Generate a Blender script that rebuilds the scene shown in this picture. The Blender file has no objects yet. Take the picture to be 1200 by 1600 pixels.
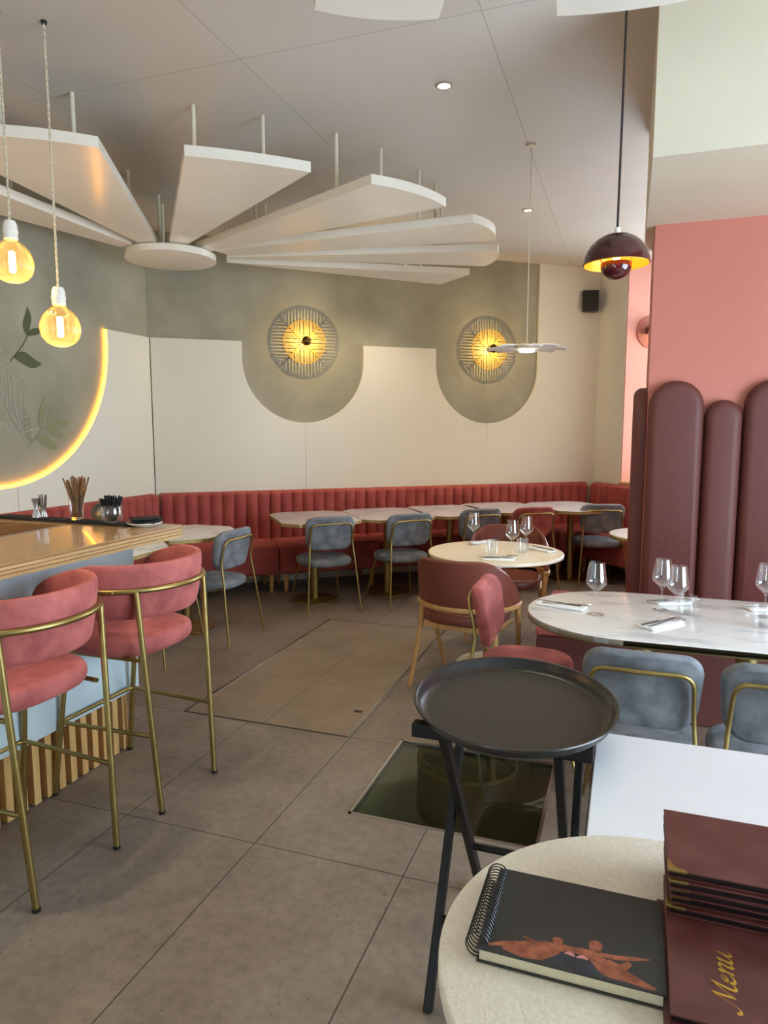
import bpy, bmesh, math, random
from mathutils import Vector as V, Matrix
random.seed(7)
PI = math.pi
S = bpy.context.scene
C = S.collection

# ------------------------------------------------------------------ materials
def lin(c):
    return tuple(((x / 255 / 12.92) if x / 255 <= 0.04045 else ((x / 255 + 0.055) / 1.055) ** 2.4) for x in c) + (1,)

def nodes(name):
    m = bpy.data.materials.new(name); m.use_nodes = True
    nt = m.node_tree; b = nt.nodes['Principled BSDF']
    return m, nt, b

def setp(b, **k):
    for n, v in k.items(): b.inputs[n.replace('_', ' ')].default_value = v

def noise(nt, scale, detail=4, rough=.55, vec=None, stretch=None):
    tc = nt.nodes.new('ShaderNodeTexCoord'); n = nt.nodes.new('ShaderNodeTexNoise')
    n.inputs['Scale'].default_value = scale; n.inputs['Detail'].default_value = detail; n.inputs['Roughness'].default_value = rough
    src = tc.outputs['Object']
    if stretch:
        mp = nt.nodes.new('ShaderNodeMapping'); mp.inputs['Scale'].default_value = stretch
        nt.links.new(src, mp.inputs[0]); src = mp.outputs[0]
    nt.links.new(src, n.inputs['Vector'])
    return n

def ramp(nt, fac, stops):
    r = nt.nodes.new('ShaderNodeValToRGB'); e = r.color_ramp.elements
    e[0].position, e[0].color = stops[0]; e[1].position, e[1].color = stops[-1]
    for p, c in stops[1:-1]:
        q = e.new(p); q.color = c
    nt.links.new(fac, r.inputs[0]); return r

def bump(nt, b, fac, strength, dist=.01):
    n = nt.nodes.new('ShaderNodeBump'); n.inputs['Strength'].default_value = strength; n.inputs['Distance'].default_value = dist
    nt.links.new(fac, n.inputs['Height']); nt.links.new(n.outputs[0], b.inputs['Normal'])

def mat(name, c1, c2=None, scale=8, rough=.5, metal=0, sheen=0, bmp=0, detail=4, lo=.35, hi=.65, stretch=None, spec=.5, coat=0):
    m, nt, b = nodes(name)
    setp(b, Base_Color=lin(c1), Roughness=rough, Metallic=metal)
    b.inputs['Specular IOR Level'].default_value = spec
    b.inputs['Coat Weight'].default_value = coat
    if sheen:
        b.inputs['Sheen Weight'].default_value = sheen; b.inputs['Sheen Roughness'].default_value = .45
        b.inputs['Sheen Tint'].default_value = lin(tuple(min(255, x + 50) for x in c1))
    n = noise(nt, scale, detail, .55, stretch=stretch)
    r = ramp(nt, n.outputs['Fac'], [(lo, lin(c1)), (hi, lin(c2 or tuple(min(255, int(x * 1.04)) for x in c1)))])
    nt.links.new(r.outputs[0], b.inputs['Base Color'])
    if bmp: bump(nt, b, n.outputs['Fac'], bmp)
    return m

def emis(name, c, s):
    m, nt, b = nodes(name)
    setp(b, Base_Color=lin(c)); b.inputs['Emission Color'].default_value = lin(c); b.inputs['Emission Strength'].default_value = s
    return m

def thin_glass(name, tint=(255, 255, 255), refl=1.0, ior=1.45, extra=0, extra_col=(255, 255, 255)):
    m = bpy.data.materials.new(name); m.use_nodes = True; nt = m.node_tree; nt.nodes.clear()
    o = nt.nodes.new('ShaderNodeOutputMaterial'); t = nt.nodes.new('ShaderNodeBsdfTransparent'); g = nt.nodes.new('ShaderNodeBsdfGlossy')
    f = nt.nodes.new('ShaderNodeLayerWeight'); pw = nt.nodes.new('ShaderNodeMath'); pw.operation = 'POWER'; ad = nt.nodes.new('ShaderNodeMath'); ad.operation = 'MULTIPLY_ADD'; mx = nt.nodes.new('ShaderNodeMixShader')
    t.inputs[0].default_value = lin(tint); g.inputs['Roughness'].default_value = .02; g.inputs[0].default_value = (refl, refl, refl, 1)
    f.inputs['Blend'].default_value = .5; pw.inputs[1].default_value = 3.2; ad.inputs[1].default_value = .75; ad.inputs[2].default_value = ((ior - 1) / (ior + 1)) ** 2
    nt.links.new(f.outputs['Facing'], pw.inputs[0]); nt.links.new(pw.outputs[0], ad.inputs[0])
    nt.links.new(ad.outputs[0], mx.inputs[0]); nt.links.new(t.outputs[0], mx.inputs[1]); nt.links.new(g.outputs[0], mx.inputs[2])
    last = mx
    if extra:
        d = nt.nodes.new('ShaderNodeBsdfTranslucent'); d.inputs[0].default_value = lin(extra_col); m2 = nt.nodes.new('ShaderNodeMixShader')
        m2.inputs[0].default_value = extra
        nt.links.new(mx.outputs[0], m2.inputs[1]); nt.links.new(d.outputs[0], m2.inputs[2]); last = m2
    nt.links.new(last.outputs[0], o.inputs[0]); return m

def grid_mat(name, xo, xs, yo, ys, w, cfun, line, rough, bmp):
    """surface with thin joint lines on a world grid (object coordinates)"""
    m, nt, b = nodes(name); L = nt.links.new
    tc = nt.nodes.new('ShaderNodeTexCoord'); sp = nt.nodes.new('ShaderNodeSeparateXYZ'); L(tc.outputs['Object'], sp.inputs[0])
    def mth(op, a, bb):
        q = nt.nodes.new('ShaderNodeMath'); q.operation = op
        for i, v in enumerate((a, bb)):
            if v is None: continue
            if isinstance(v, (int, float)): q.inputs[i].default_value = v
            else: L(v, q.inputs[i])
        return q.outputs[0]
    def ln(s, off, step):
        a = mth('SUBTRACT', s, off - step / 2); a = mth('FLOORED_MODULO', a, step); a = mth('SUBTRACT', a, step / 2)
        a = mth('ABSOLUTE', a, None); return mth('LESS_THAN', a, w)
    k = mth('MAXIMUM', ln(sp.outputs['X'], xo, xs), ln(sp.outputs['Y'], yo, ys))
    col = cfun(nt, b)
    mx = nt.nodes.new('ShaderNodeMix'); mx.data_type = 'RGBA'
    L(k, mx.inputs['Factor']); L(col, mx.inputs['A']); mx.inputs['B'].default_value = lin(line)
    L(mx.outputs['Result'], b.inputs['Base Color']); setp(b, Roughness=rough)
    return m

def floor_col(nt, b):
    n1 = noise(nt, 2.2, 6, .6); n2 = noise(nt, 26, 3, .6); n3 = noise(nt, 75, 2, .5)
    r1 = ramp(nt, n1.outputs['Fac'], [(.3, lin((118, 105, 94))), (.55, lin((138, 125, 112))), (.75, lin((149, 137, 124)))])
    r2 = ramp(nt, n2.outputs['Fac'], [(.35, (.82, .82, .82, 1)), (.6, (1, 1, 1, 1))])
    r3 = ramp(nt, n3.outputs['Fac'], [(.29, (.35, .34, .33, 1)), (.33, (1, 1, 1, 1))])
    m1 = nt.nodes.new('ShaderNodeMix'); m1.data_type = 'RGBA'; m1.blend_type = 'MULTIPLY'; m1.inputs['Factor'].default_value = 1
    m2 = nt.nodes.new('ShaderNodeMix'); m2.data_type = 'RGBA'; m2.blend_type = 'MULTIPLY'; m2.inputs['Factor'].default_value = .8
    nt.links.new(r1.outputs[0], m1.inputs['A']); nt.links.new(r2.outputs[0], m1.inputs['B'])
    nt.links.new(m1.outputs['Result'], m2.inputs['A']); nt.links.new(r3.outputs[0], m2.inputs['B'])
    bump(nt, b, n2.outputs['Fac'], .08)
    return m2.outputs['Result']

def hatch_col(nt, b):
    n1 = noise(nt, 4, 6, .6)
    r1 = ramp(nt, n1.outputs['Fac'], [(.3, lin((128, 112, 94))), (.7, lin((146, 130, 110)))])
    return r1.outputs[0]

def ceil_col(nt, b):
    n1 = noise(nt, 1.2, 3, .5)
    return ramp(nt, n1.outputs['Fac'], [(.3, lin((198, 189, 177))), (.7, lin((204, 195, 184)))]).outputs[0]

M = {}
M['floor'] = grid_mat('floor_tile', -1.244, .576, 2.1, .94, .0022, floor_col, (52, 46, 42), .42, 0)
M['hatch'] = grid_mat('hatch_tile', -1.734, .9, 3.68, .64, .002, hatch_col, (70, 60, 50), .42, 0)
M['ceiling'] = grid_mat('ceiling_board', -.67, 1.2, 3.19, 2.5, .0018, ceil_col, (150, 141, 132), .6, 0)
M['concrete'] = mat('wall_concrete', (138, 134, 116), (166, 161, 141), 1.8, .8, bmp=.12, detail=9, lo=.3, hi=.7)
M['panel'] = mat('cream_panel', (220, 214, 196), (224, 218, 201), 1, .45)
M['white'] = mat('white_paint', (212, 203, 180), None, 1, .6)
M['blade'] = mat('blade_lacquer', (226, 220, 206), None, 1, .2)
M['pink'] = mat('pink_paint', (194, 116, 100), (197, 120, 104), 1.5, .6)
M['pinkwarm'] = mat('rose_paint', (232, 170, 160), None, 1, .6)
M['burg'] = mat('burgundy_leatherette', (94, 48, 42), (100, 52, 46), 60, .6, bmp=.05)
M['velvet'] = mat('rust_velvet', (146, 60, 54), (164, 74, 66), 7, .8, sheen=.35, detail=5)
M['rose'] = mat('rose_velvet', (146, 68, 64), (190, 104, 96), 6, .8, sheen=.45, detail=6, lo=.38, hi=.62)
M['grey'] = mat('grey_velvet', (98, 103, 109), (134, 138, 143), 11, .8, sheen=.25, detail=7, lo=.36, hi=.62)
M['leather'] = mat('terracotta_leather', (116, 60, 47), (121, 64, 50), 30, .42)
M['wood'] = mat('honey_wood', (190, 142, 82), (208, 162, 104), 5, .45, stretch=(6, 6, 1), detail=5)
M['counter'] = mat('oak_counter', (156, 122, 80), (172, 138, 94), 4, .22, stretch=(8, 1, 1), detail=6, coat=.3)
M['plylight'] = mat('ply_light', (200, 168, 114), (186, 152, 98), 10, .45, stretch=(1, 1, 8))
M['plydark'] = mat('ply_dark', (150, 104, 56), (136, 92, 48), 10, .5, stretch=(1, 1, 8))
M['slat'] = mat('slat_oak', (196, 152, 92), (216, 174, 112), 3, .5, stretch=(9, 9, 1), detail=5)
M['slatback'] = mat('slat_backing', (124, 88, 54), None, 4, .7)
M['barwall'] = mat('pale_blue_plaster', (176, 194, 198), (196, 208, 208), 2.5, .7, detail=7)
M['brass'] = mat('brushed_brass', (158, 138, 84), (172, 152, 96), 14, .4, metal=1)
M['brassdark'] = mat('aged_brass', (146, 128, 76), (160, 142, 86), 9, .42, metal=1)
M['brassedge'] = mat('satin_brass_edge', (168, 144, 92), (180, 156, 104), 30, .5, metal=.55)
M['marble'] = mat('white_marble', (238, 239, 238), (186, 191, 197), 4.0, .14, detail=9, lo=.5, hi=.74, stretch=(1, 2.6, 1))
M['creamtop'] = mat('cream_laminate', (232, 218, 192), None, 2, .25)
M['whitetop'] = mat('white_laminate', (228, 230, 232), None, 2, .22)
M['linen'] = mat('cream_grain_top', (226, 216, 196), (236, 227, 208), 160, .6, bmp=.15, detail=2)
M['black'] = mat('black_plastic', (28, 28, 28), (34, 34, 33), 40, .3)
M['blackwood'] = mat('black_lacquer_wood', (16, 14, 13), None, 10, .45, spec=.3)
M['tray'] = mat('tray_grip', (44, 42, 39), (52, 49, 45), 90, .5, bmp=.03)
M['rubber'] = mat('black_rubber', (22, 21, 21), None, 60, .7, bmp=.3)
M['steel'] = mat('steel', (190, 190, 188), None, 8, .25, metal=1)
M['steeldark'] = mat('dark_steel', (96, 94, 88), None, 8, .35, metal=1)
M['porcelain'] = mat('porcelain', (238, 232, 220), None, 1, .15)
M['cord'] = mat('twisted_cord', (224, 212, 188), (176, 160, 130), 160, .8)
M['blackcord'] = mat('dark_cord', (34, 22, 24), None, 40, .6)
M['burgenamel'] = mat('burgundy_enamel', (66, 18, 18), None, 4, .14, coat=.3)
M['inner'] = mat('orange_enamel', (240, 170, 60), None, 4, .4)
M['olive'] = mat('olive_paint', (82, 86, 58), None, 20, .8)
M['sage'] = mat('sage_paint', (128, 130, 98), None, 20, .8)
M['palewash'] = mat('pale_wash', (170, 167, 148), None, 20, .8)
M['menu'] = mat('maroon_leatherette', (88, 42, 38), (108, 62, 58), 16, .38, detail=8, lo=.45, hi=.75)
M['pages'] = mat('cream_pages', (226, 218, 190), None, 120, .8)
M['gold'] = mat('gold_foil', (206, 164, 66), None, 10, .35, metal=.6)
M['notebook'] = mat('charcoal_cover', (40, 40, 38), (50, 50, 47), 5, .55)
M['flesh'] = mat('terracotta_print', (170, 98, 66), (120, 62, 40), 60, .6)
M['blueprint'] = mat('slate_print', (48, 56, 66), (34, 38, 44), 40, .6)
M['pinkprint'] = mat('pink_print', (196, 132, 124), None, 40, .6)
M['napkin'] = mat('white_napkin', (236, 238, 238), None, 60, .9)
M['blacknap'] = mat('black_napkin', (28, 28, 30), None, 40, .9)
M['straw'] = mat('brown_straw', (112, 74, 38), (138, 96, 54), 40, .6)
M['amber'] = thin_glass('amber_globe', (255, 246, 222), .9, 1.5, .05, (255, 225, 150))
M['glass'] = thin_glass('clear_glass', (252, 253, 253), 1, 1.75)
M['cut'] = thin_glass('cut_glass', (252, 253, 253), 1, 1.9, .05)
M['darkglass'] = thin_glass('smoky_floor_glass', (214, 217, 203), .5, 1.5)
M['pit'] = mat('cellar_wall', (172, 174, 154), (148, 150, 132), 3, .8)
M['filament'] = emis('filament_glow', (255, 205, 110), 60)
M['neon'] = emis('neon_amber', (255, 172, 40), 16)
M['spot'] = emis('spot_lens', (255, 226, 170), 30)
M['led'] = emis('led_lens', (255, 236, 190), 8)
M['bulbglow'] = emis('sconce_bulb', (255, 214, 120), 10)
M['sconce'] = mat('sconce_ply', (164, 134, 54), None, 20, .5)
M['mirrorcap'] = mat('bulb_mirror_cap', (112, 84, 44), None, 5, .18, metal=1)
M['discgrey'] = mat('pendant_petals', (226, 217, 206), None, 8, .6)
M['seam'] = mat('dark_gap', (60, 54, 48), None, 5, .8)
M['interior'] = mat('bar_inside', (150, 138, 112), None, 5, .4)
M['red'] = mat('red_box', (170, 48, 44), None, 5, .5)

# ------------------------------------------------------------------ mesh helpers
def P3(p): return V((p[0], p[1], p[2] if len(p) > 2 else 0))

class MB:
    def __init__(s): s.bm = bmesh.new()
    def quad_grid(s, rows, closed=False, cap0=False, cap1=False):
        vs = [[s.bm.verts.new(p) for p in r] for r in rows]
        for a, b in zip(vs, vs[1:]):
            n = len(a)
            for i in range(n if closed else n - 1):
                j = (i + 1) % n
                try: s.bm.faces.new((a[i], a[j], b[j], b[i]))
                except ValueError: pass
        if cap0: s.bm.faces.new(list(reversed(vs[0])))
        if cap1: s.bm.faces.new(vs[-1])
        return s
    def box(s, x0, x1, y0, y1, z0, z1, f=None):
        p = [(x0, y0, z0), (x1, y0, z0), (x1, y1, z0), (x0, y1, z0)], [(x0, y0, z1), (x1, y0, z1), (x1, y1, z1), (x0, y1, z1)]
        if f: p = [[f(*q) for q in r] for r in p]
        return s.quad_grid(p, True, True, True)
    def prism(s, poly, z0, z1, f=None):
        f = f or (lambda x, y, z: V((x, y, z)))
        return s.quad_grid([[f(x, y, z0) for x, y in poly], [f(x, y, z1) for x, y in poly]], True, True, True)
    def slab(s, o, z0, z1, r, dome=0, f=None, n=4, rb=None):
        f = f or (lambda x, y, z: V((x, y, z)))
        rb = r if rb is None else rb
        m = len(o); nor = []
        area = sum(o[i][0] * o[(i + 1) % m][1] - o[(i + 1) % m][0] * o[i][1] for i in range(m))
        if area < 0: o = o[::-1]
        for i in range(m):
            a, b = o[i - 1], o[(i + 1) % m]; d = V((b[0] - a[0], b[1] - a[1])).normalized(); nor.append((-d.y, d.x))
        rows = []
        ins = lambda k: [(x + nx * k, y + ny * k) for (x, y), (nx, ny) in zip(o, nor)]
        for i in range(n + 1):
            a = i / n * PI / 2; rows.append((ins(rb * (1 - math.sin(a))), z0 + rb * (1 - math.cos(a))))
        for i in range(n + 1):
            a = i / n * PI / 2; rows.append((ins(r * (1 - math.cos(a))), z1 - r * (1 - math.sin(a))))
        if dome:
            b = rows[-1][0]; cx = sum(p[0] for p in b) / m; cy = sum(p[1] for p in b) / m
            for k in (.85, .65, .45, .25, .08):
                rows.append(([(cx + (x - cx) * k, cy + (y - cy) * k) for x, y in b], z1 + dome * (1 - k * k)))
        return s.quad_grid([[f(x, y, z) for x, y in r_] for r_, z in rows], True, True, True)
    def tube(s, pts, r, seg=10, closed=False, r1=None):
        pts = [P3(p) for p in pts]; n = len(pts); rows = []; up = None
        for i, p in enumerate(pts):
            a = pts[i - 1] if (i or closed) else p; b = pts[(i + 1) % n] if (i < n - 1 or closed) else p
            d = (b - a).normalized()
            if up is None:
                up = V((0, 0, 1)) if abs(d.z) < .9 else V((1, 0, 0))
            up = (up - d * up.dot(d)).normalized(); sd = d.cross(up)
            rr = r + ((r1 - r) * i / (n - 1) if r1 is not None else 0)
            rows.append([p + (up * math.cos(t) + sd * math.sin(t)) * rr for t in (2 * PI * k / seg for k in range(seg))])
        if closed: rows.append(rows[0]); return s.quad_grid([list(r_) for r_ in rows], True)
        return s.quad_grid(rows, True, True, True)
    def lathe(s, prof, seg=32, c=(0, 0, 0), rib=0, nrib=0, cap=True):
        rows = []
        for r, z in prof:
            rows.append([V((c[0] + (r * (1 + rib * math.cos(nrib * t))) * math.cos(t), c[1] + (r * (1 + rib * math.cos(nrib * t))) * math.sin(t), c[2] + z)) for t in (2 * PI * k / seg for k in range(seg))])
        return s.quad_grid(rows, True, cap and prof[0][0] > 1e-5, cap and prof[-1][0] > 1e-5)
    def flat(s, poly, f):
        s.bm.faces.new([s.bm.verts.new(f(*p)) for p in poly]); return s
    def build(s, name, m, parent=None, smooth=True, bevel=0, loc=None):
        bmesh.ops.remove_doubles(s.bm, verts=s.bm.verts, dist=1e-6)
        bmesh.ops.recalc_face_normals(s.bm, faces=s.bm.faces)
        me = bpy.data.meshes.new(name); s.bm.to_mesh(me); s.bm.free()
        me.materials.append(M[m] if isinstance(m, str) else m)
        o = bpy.data.objects.new(name, me); C.objects.link(o)
        if parent: o.parent = parent
        if loc: o.location = loc
        if smooth:
            me.shade_smooth()
            try: me.set_sharp_from_angle(angle=math.radians(38))
            except Exception: pass
        if bevel:
            b = o.modifiers.new('Bevel', 'BEVEL'); b.width = bevel; b.segments = 2; b.limit_method = 'ANGLE'; b.angle_limit = math.radians(40)
        return o

def rrect(w, h, r, n=6, cx=0, cy=0):
    o = []
    for sx, sy, a0 in ((1, 1, 0), (-1, 1, 90), (-1, -1, 180), (1, -1, 270)):
        for i in range(n + 1):
            a = math.radians(a0 + 90 * i / n); o.append((cx + sx * (w / 2 - r) + r * math.cos(a), cy + sy * (h / 2 - r) + r * math.sin(a)))
    return o
def ell(a, b=None, n=48, cx=0, cy=0): return [(cx + a * math.cos(2 * PI * i / n), cy + (b or a) * math.sin(2 * PI * i / n)) for i in range(n)]
def sup(a, b, e=2.6, n=48):
    o = []
    for i in range(n):
        t = 2 * PI * i / n; c, s_ = math.cos(t), math.sin(t)
        o.append((a * math.copysign(abs(c) ** (2 / e), c), b * math.copysign(abs(s_) ** (2 / e), s_)))
    return o
def fillet(pts, r, n=5):
    pts = [P3(p) for p in pts]; out = [pts[0]]
    for a, p, b in zip(pts, pts[1:], pts[2:]):
        u = (a - p); w = (b - p); k = min(r, u.length * .45, w.length * .45); u = p + u.normalized() * k; w = p + w.normalized() * k
        for i in range(n + 1):
            t = i / n; out.append(u * (1 - t) ** 2 + p * 2 * t * (1 - t) + w * t * t)
    return out + [pts[-1]]
def catmull(pts, n=6):
    pts = [P3(p) for p in pts]; out = []
    q = [pts[0] * 2 - pts[1]] + pts + [pts[-1] * 2 - pts[-2]]
    for i in range(1, len(q) - 2):
        a, b, c, d = q[i - 1:i + 3]
        for k in range(n):
            t = k / n; out.append(.5 * ((2 * b) + (c - a) * t + (2 * a - 5 * b + 4 * c - d) * t * t + (3 * b - a - 3 * c + d) * t ** 3))
    return out + [pts[-1]]

def tag(o, label=None, cat=None, group=None, kind=None):
    if label: o['label'] = label
    if cat: o['category'] = cat
    if group: o['group'] = group
    if kind: o['kind'] = kind
    return o
def thing(name, label, cat, loc=(0, 0, 0), rz=0, group=None):
    o = bpy.data.objects.new(name, None); C.objects.link(o); o.location = loc; o.rotation_euler = (0, 0, rz); o.empty_display_size = .05
    return tag(o, label, cat, group)
def kids(o): return [c for c in bpy.data.objects if c.parent == o]
def dup(o, loc=None, rz=None, label=None, group=None, parent=None):
    c = o.copy(); C.objects.link(c)
    if parent: c.parent = parent
    if loc is not None: c.location = loc
    if rz is not None: c.rotation_euler = (0, 0, rz)
    if label: c['label'] = label
    if group: c['group'] = group
    for k in kids(o): dup(k, parent=c)
    return c
def struct(o): o['kind'] = 'structure'; return o
def face(dx, dy): return math.atan2(dy, dx) - PI / 2      # rz that turns local +Y to (dx, dy)

# ------------------------------------------------------------------ camera
H = 1.52
cam = bpy.data.cameras.new('camera'); co = bpy.data.objects.new('camera', cam); C.objects.link(co); S.camera = co
cam.sensor_fit = 'VERTICAL'; cam.sensor_height = 36; cam.lens = 1078 / 1600 * 36; cam.clip_start = .02
co.location = (0, 0, H); co.rotation_euler = (math.radians(90 - 6.7715), 0, math.radians(19.3394))

# ------------------------------------------------------------------ setting
ZC = 3.33
c0 = V((-4.235, 5.446, 0)); wd = V((math.sin(math.radians(52.2)), math.cos(math.radians(52.2)), 0)); wm = V((wd.y, -wd.x, 0))
LB = 4.885
def BW(s, d, z=0): return c0 + wd * s + wm * d + V((0, 0, z))           # back wall coordinates: along, out of the wall, up
cR = BW(LB, 0)
def RW(t, d, z=0): return cR + wm * t - wd * d + V((0, 0, z))           # return wall, running towards the room

m = MB()
hx0, hx1, hy0, hy1 = -.995, -.25, 2.40, 3.10
for x0, x1, y0, y1 in ((-4.4, hx0, -5.2, 9.2), (hx1, 2.8, -5.2, 9.2), (hx0, hx1, -2.4, hy0), (hx0, hx1, hy1, 9.2)):
    m.flat([(x0, y0), (x1, y0), (x1, y1), (x0, y1)], lambda x, y: V((x, y, 0)))
struct(m.build('floor', 'floor', smooth=False))
m = MB()
m.flat([(-4.4, -5.2), (2.8, -5.2), (2.8, 9.2), (-4.4, 9.2)], lambda x, y: V((x, y, ZC)))
struct(m.build('ceiling', 'ceiling', smooth=False))
m = MB().box(-4.43, -4.235, -5.2, 5.6, 0, ZC); struct(m.build('wall_left', 'concrete', smooth=False))
m = MB(); m.prism([(-.2, 0), (LB + .2, 0), (LB + .2, -.2), (-.2, -.2)], 0, ZC, lambda s, d, z: BW(s, d, z)); struct(m.build('wall_back', 'concrete', smooth=False))
m = MB(); m.prism([(0, 0), (.515, 0), (.515, -.7), (0, -.7)], 0, ZC, lambda t, d, z: RW(t, d, z)); struct(m.build('wall_return', 'panel', smooth=False))
m = MB(); m.prism([(.515, -.004), (.53, -.004), (.53, -.7), (.515, -.7)], 0, ZC, lambda t, d, z: RW(t, d, z)); struct(m.build('wall_alcove', 'pinkwarm', smooth=False))
m = MB(); m.prism([(.53, 0), (3.4, 0), (3.4, -.2), (.53, -.2)], 0, .93, lambda t, d, z: RW(t, d, z)); m.prism([(3.4, 0), (5.0, 0), (5.0, -.2), (3.4, -.2)], 0, ZC, lambda t, d, z: RW(t, d, z)); struct(m.build('wall_window_side', 'pinkwarm', smooth=False))
m = MB(); m.prism([(.53, .03), (3.4, .03), (3.4, -.7), (.53, -.7)], .93, .955, lambda t, d, z: RW(t, d, z)); struct(m.build('trim_7', 'wood', smooth=False))
m = MB()
for a, b, z0, z1 in ((.53, 3.4, .955, 1.0), (.53, 3.4, 3.2, ZC), (.53, .58, .955, ZC), (3.35, 3.4, .955, ZC), (1.94, 2.0, .955, ZC)): m.prism([(a, -.62), (b, -.62), (b, -.68), (a, -.68)], z0, z1, lambda t, d, z: RW(t, d, z))
struct(m.build('window_9', 'white', smooth=False))
m = MB().box(.10, 2.6, 4.20, 4.78, 0, 2.632); struct(m.build('wall_pillar', 'pink', smooth=False))
m = MB().box(.0535, 2.6, 3.185, 4.78, 2.632, ZC); struct(m.build('ceiling_soffit', 'white', smooth=False))

# right wall with tall shop windows, and front wall with a window, both behind the camera's view
def wall_with_holes(name, mt, f, u0, u1, holes):
    m = MB(); us = sorted(holes); cur = u0
    for a, b, z0, z1 in us:
        m.box(cur, a, 0, .2, 0, ZC, f); m.box(a, b, 0, .2, 0, z0, f); m.box(a, b, 0, .2, z1, ZC, f); cur = b
    m.box(cur, u1, 0, .2, 0, ZC, f)
    return struct(m.build(name, mt, smooth=False))
wr = lambda u, d, z: V((2.6 + d, u, z))
wf = lambda u, d, z: V((u, -5.0 - d, z))
wallR = [(.4, 2.95, .35, 2.35)]
wallF = [(-3.4, -2.4, .9, 2.3)]
wall_with_holes('wall_right', 'white', wr, -5.2, 9.2, wallR)
wall_with_holes('wall_front', 'white', wf, -4.4, 2.8, wallF)
wn_ = 0
for f, holes in ((wr, wallR), (wf, wallF)):
    for a, b, z0, z1 in holes:
        wn_ += 1; m = MB(); k = .05
        for q in ((a, a + k, z0, z1), (b - k, b, z0, z1), (a, b, z0, z0 + k), (a, b, z1 - k, z1), ((a + b) / 2 - k / 2, (a + b) / 2 + k / 2, z0, z1)):
            m.box(q[0], q[1], .05, .12, q[2], q[3], f)
        struct(m.build('window_%d' % wn_, 'black', smooth=False))

# cellar pit under the glass floor panel
m = MB(); zz = -1.1; g = .06
m.box(hx0 - g, hx0 - .02, hy0 - g, hy1 + g, zz, -.03); m.box(hx1 + .02, hx1 + g, hy0 - g, hy1 + g, zz, -.03)
m.box(hx0 - g, hx1 + g, hy0 - g, hy0 - .02, zz, -.03); m.box(hx0 - g, hx1 + g, hy1 + .02, hy1 + g, zz, -.03)
m.box(hx0 - g, hx1 + g, hy0 - g, hy1 + g, zz - .05, zz)
for i in range(4): m.box(hx0 - .02, hx1 + .02, hy0 + .16 * i, hy1 + .02, zz, zz + .2 * i + .02)
struct(m.build('floor_pit', 'pit', smooth=False))
t = thing('floor_light_panel', 'smoky glass panel set in the floor beneath the black tray stand', 'floor panel', (0, 0, 0))
MB().box(hx0 + .012, hx1 - .012, hy0 + .012, hy1 - .012, -.02, -.002).build('glass_pane', 'darkglass', t, smooth=False)
m = MB()
for q in ((hx0, hx0 + .012, hy0, hy1), (hx1 - .012, hx1, hy0, hy1), (hx0, hx1, hy0, hy0 + .012), (hx0, hx1, hy1 - .012, hy1)): m.box(q[0], q[1], q[2], q[3], -.025, .003)
m.build('frame', 'steel', t, smooth=False)
# tiled trap door
t = thing('floor_hatch', 'large tiled trap door with metal edges in the floor beyond the tray', 'floor hatch', (0, 0, 0))
X0, X1, Y0, Y1 = -2.217, -1.252, 3.035, 4.985
MB().box(X0 + .012, X1 - .012, Y0 + .006, Y1 - .006, 0, .0025).build('tiled_lid', 'hatch', t, smooth=False)
m = MB()
for q in ((X0, X0 + .006, Y0, Y1), (X0 + .009, X0 + .014, Y0, Y1), (X1 - .006, X1, Y0, Y1), (X1 - .015, X1 - .01, Y0, Y1)): m.box(q[0], q[1], q[2], q[3], 0, .004)
m.build('edge_trim', 'steel', t, smooth=False)
m = MB()
for q in ((X0, X1, Y0, Y0 + .006), (X0, X1, Y1 - .006, Y1), (X1 - .0095, X1 - .0065, Y0, Y1)): m.box(q[0], q[1], q[2], q[3], 0, .0032)
m.build('edge_gap', 'seam', t, smooth=False)
MB().box(-1.345, -1.30, 3.33, 3.355, .002, .0045).build('lifting_slot', 'seam', t, smooth=False)

# cream wall cladding with scooped cut-outs
def arc(cx, cz, r, a0, a1, n=28): return [(cx + r * math.cos(math.radians(a0 + (a1 - a0) * i / n)), cz + r * math.sin(math.radians(a0 + (a1 - a0) * i / n))) for i in range(n + 1)]
PT = 2.372; AR = .612; A1, A2, AZ = 1.472, 3.497, 2.206
bwf = lambda s, z, d: BW(s, d, z)
p1 = [(.022, 0), (A1 - .0015, 0)] + arc(A1, AZ, AR, 269.9, 180) + [(A1 - AR, PT), (.022, PT)]
p2 = [(A1 + .0015, 0), (A2 - .0015, 0)] + arc(A2, AZ, AR, 269.9, 180) + [(A2 - AR, PT), (A1 + AR, PT)] + arc(A1, AZ, AR, 0, -89.9)
p3 = [(A2 + .0015, 0), (LB - .001, 0), (LB - .001, ZC), (A2 + AR, ZC)] + arc(A2, AZ, AR, 0, -89.9)
for i, p in enumerate((p1, p2, p3)):
    struct(MB().prism(p, .0, .022, bwf).build('trim_%d' % (i + 1), 'panel', smooth=False))
NC, NZ, NR = 3.74, 2.25, 1.15
lwf = lambda y, z, d: V((-4.235 + d, y, z))
pa = [(5.44, 0), (5.44, PT), (NC + NR, PT)] + arc(NC, NZ, NR, 0, -82.9) + [(3.88, 0)]
pb = [(3.877, 0)] + [(3.877, NZ - math.sqrt(NR ** 2 - (3.877 - NC) ** 2))] + arc(NC, NZ, NR, -84, -180) + [(NC - NR, PT), (-4.9, PT), (-4.9, 0)]
for i, p in enumerate((pa, pb)):
    struct(MB().prism(p, 0, .022, lwf).build('trim_%d' % (i + 4), 'panel', smooth=False))

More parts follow.
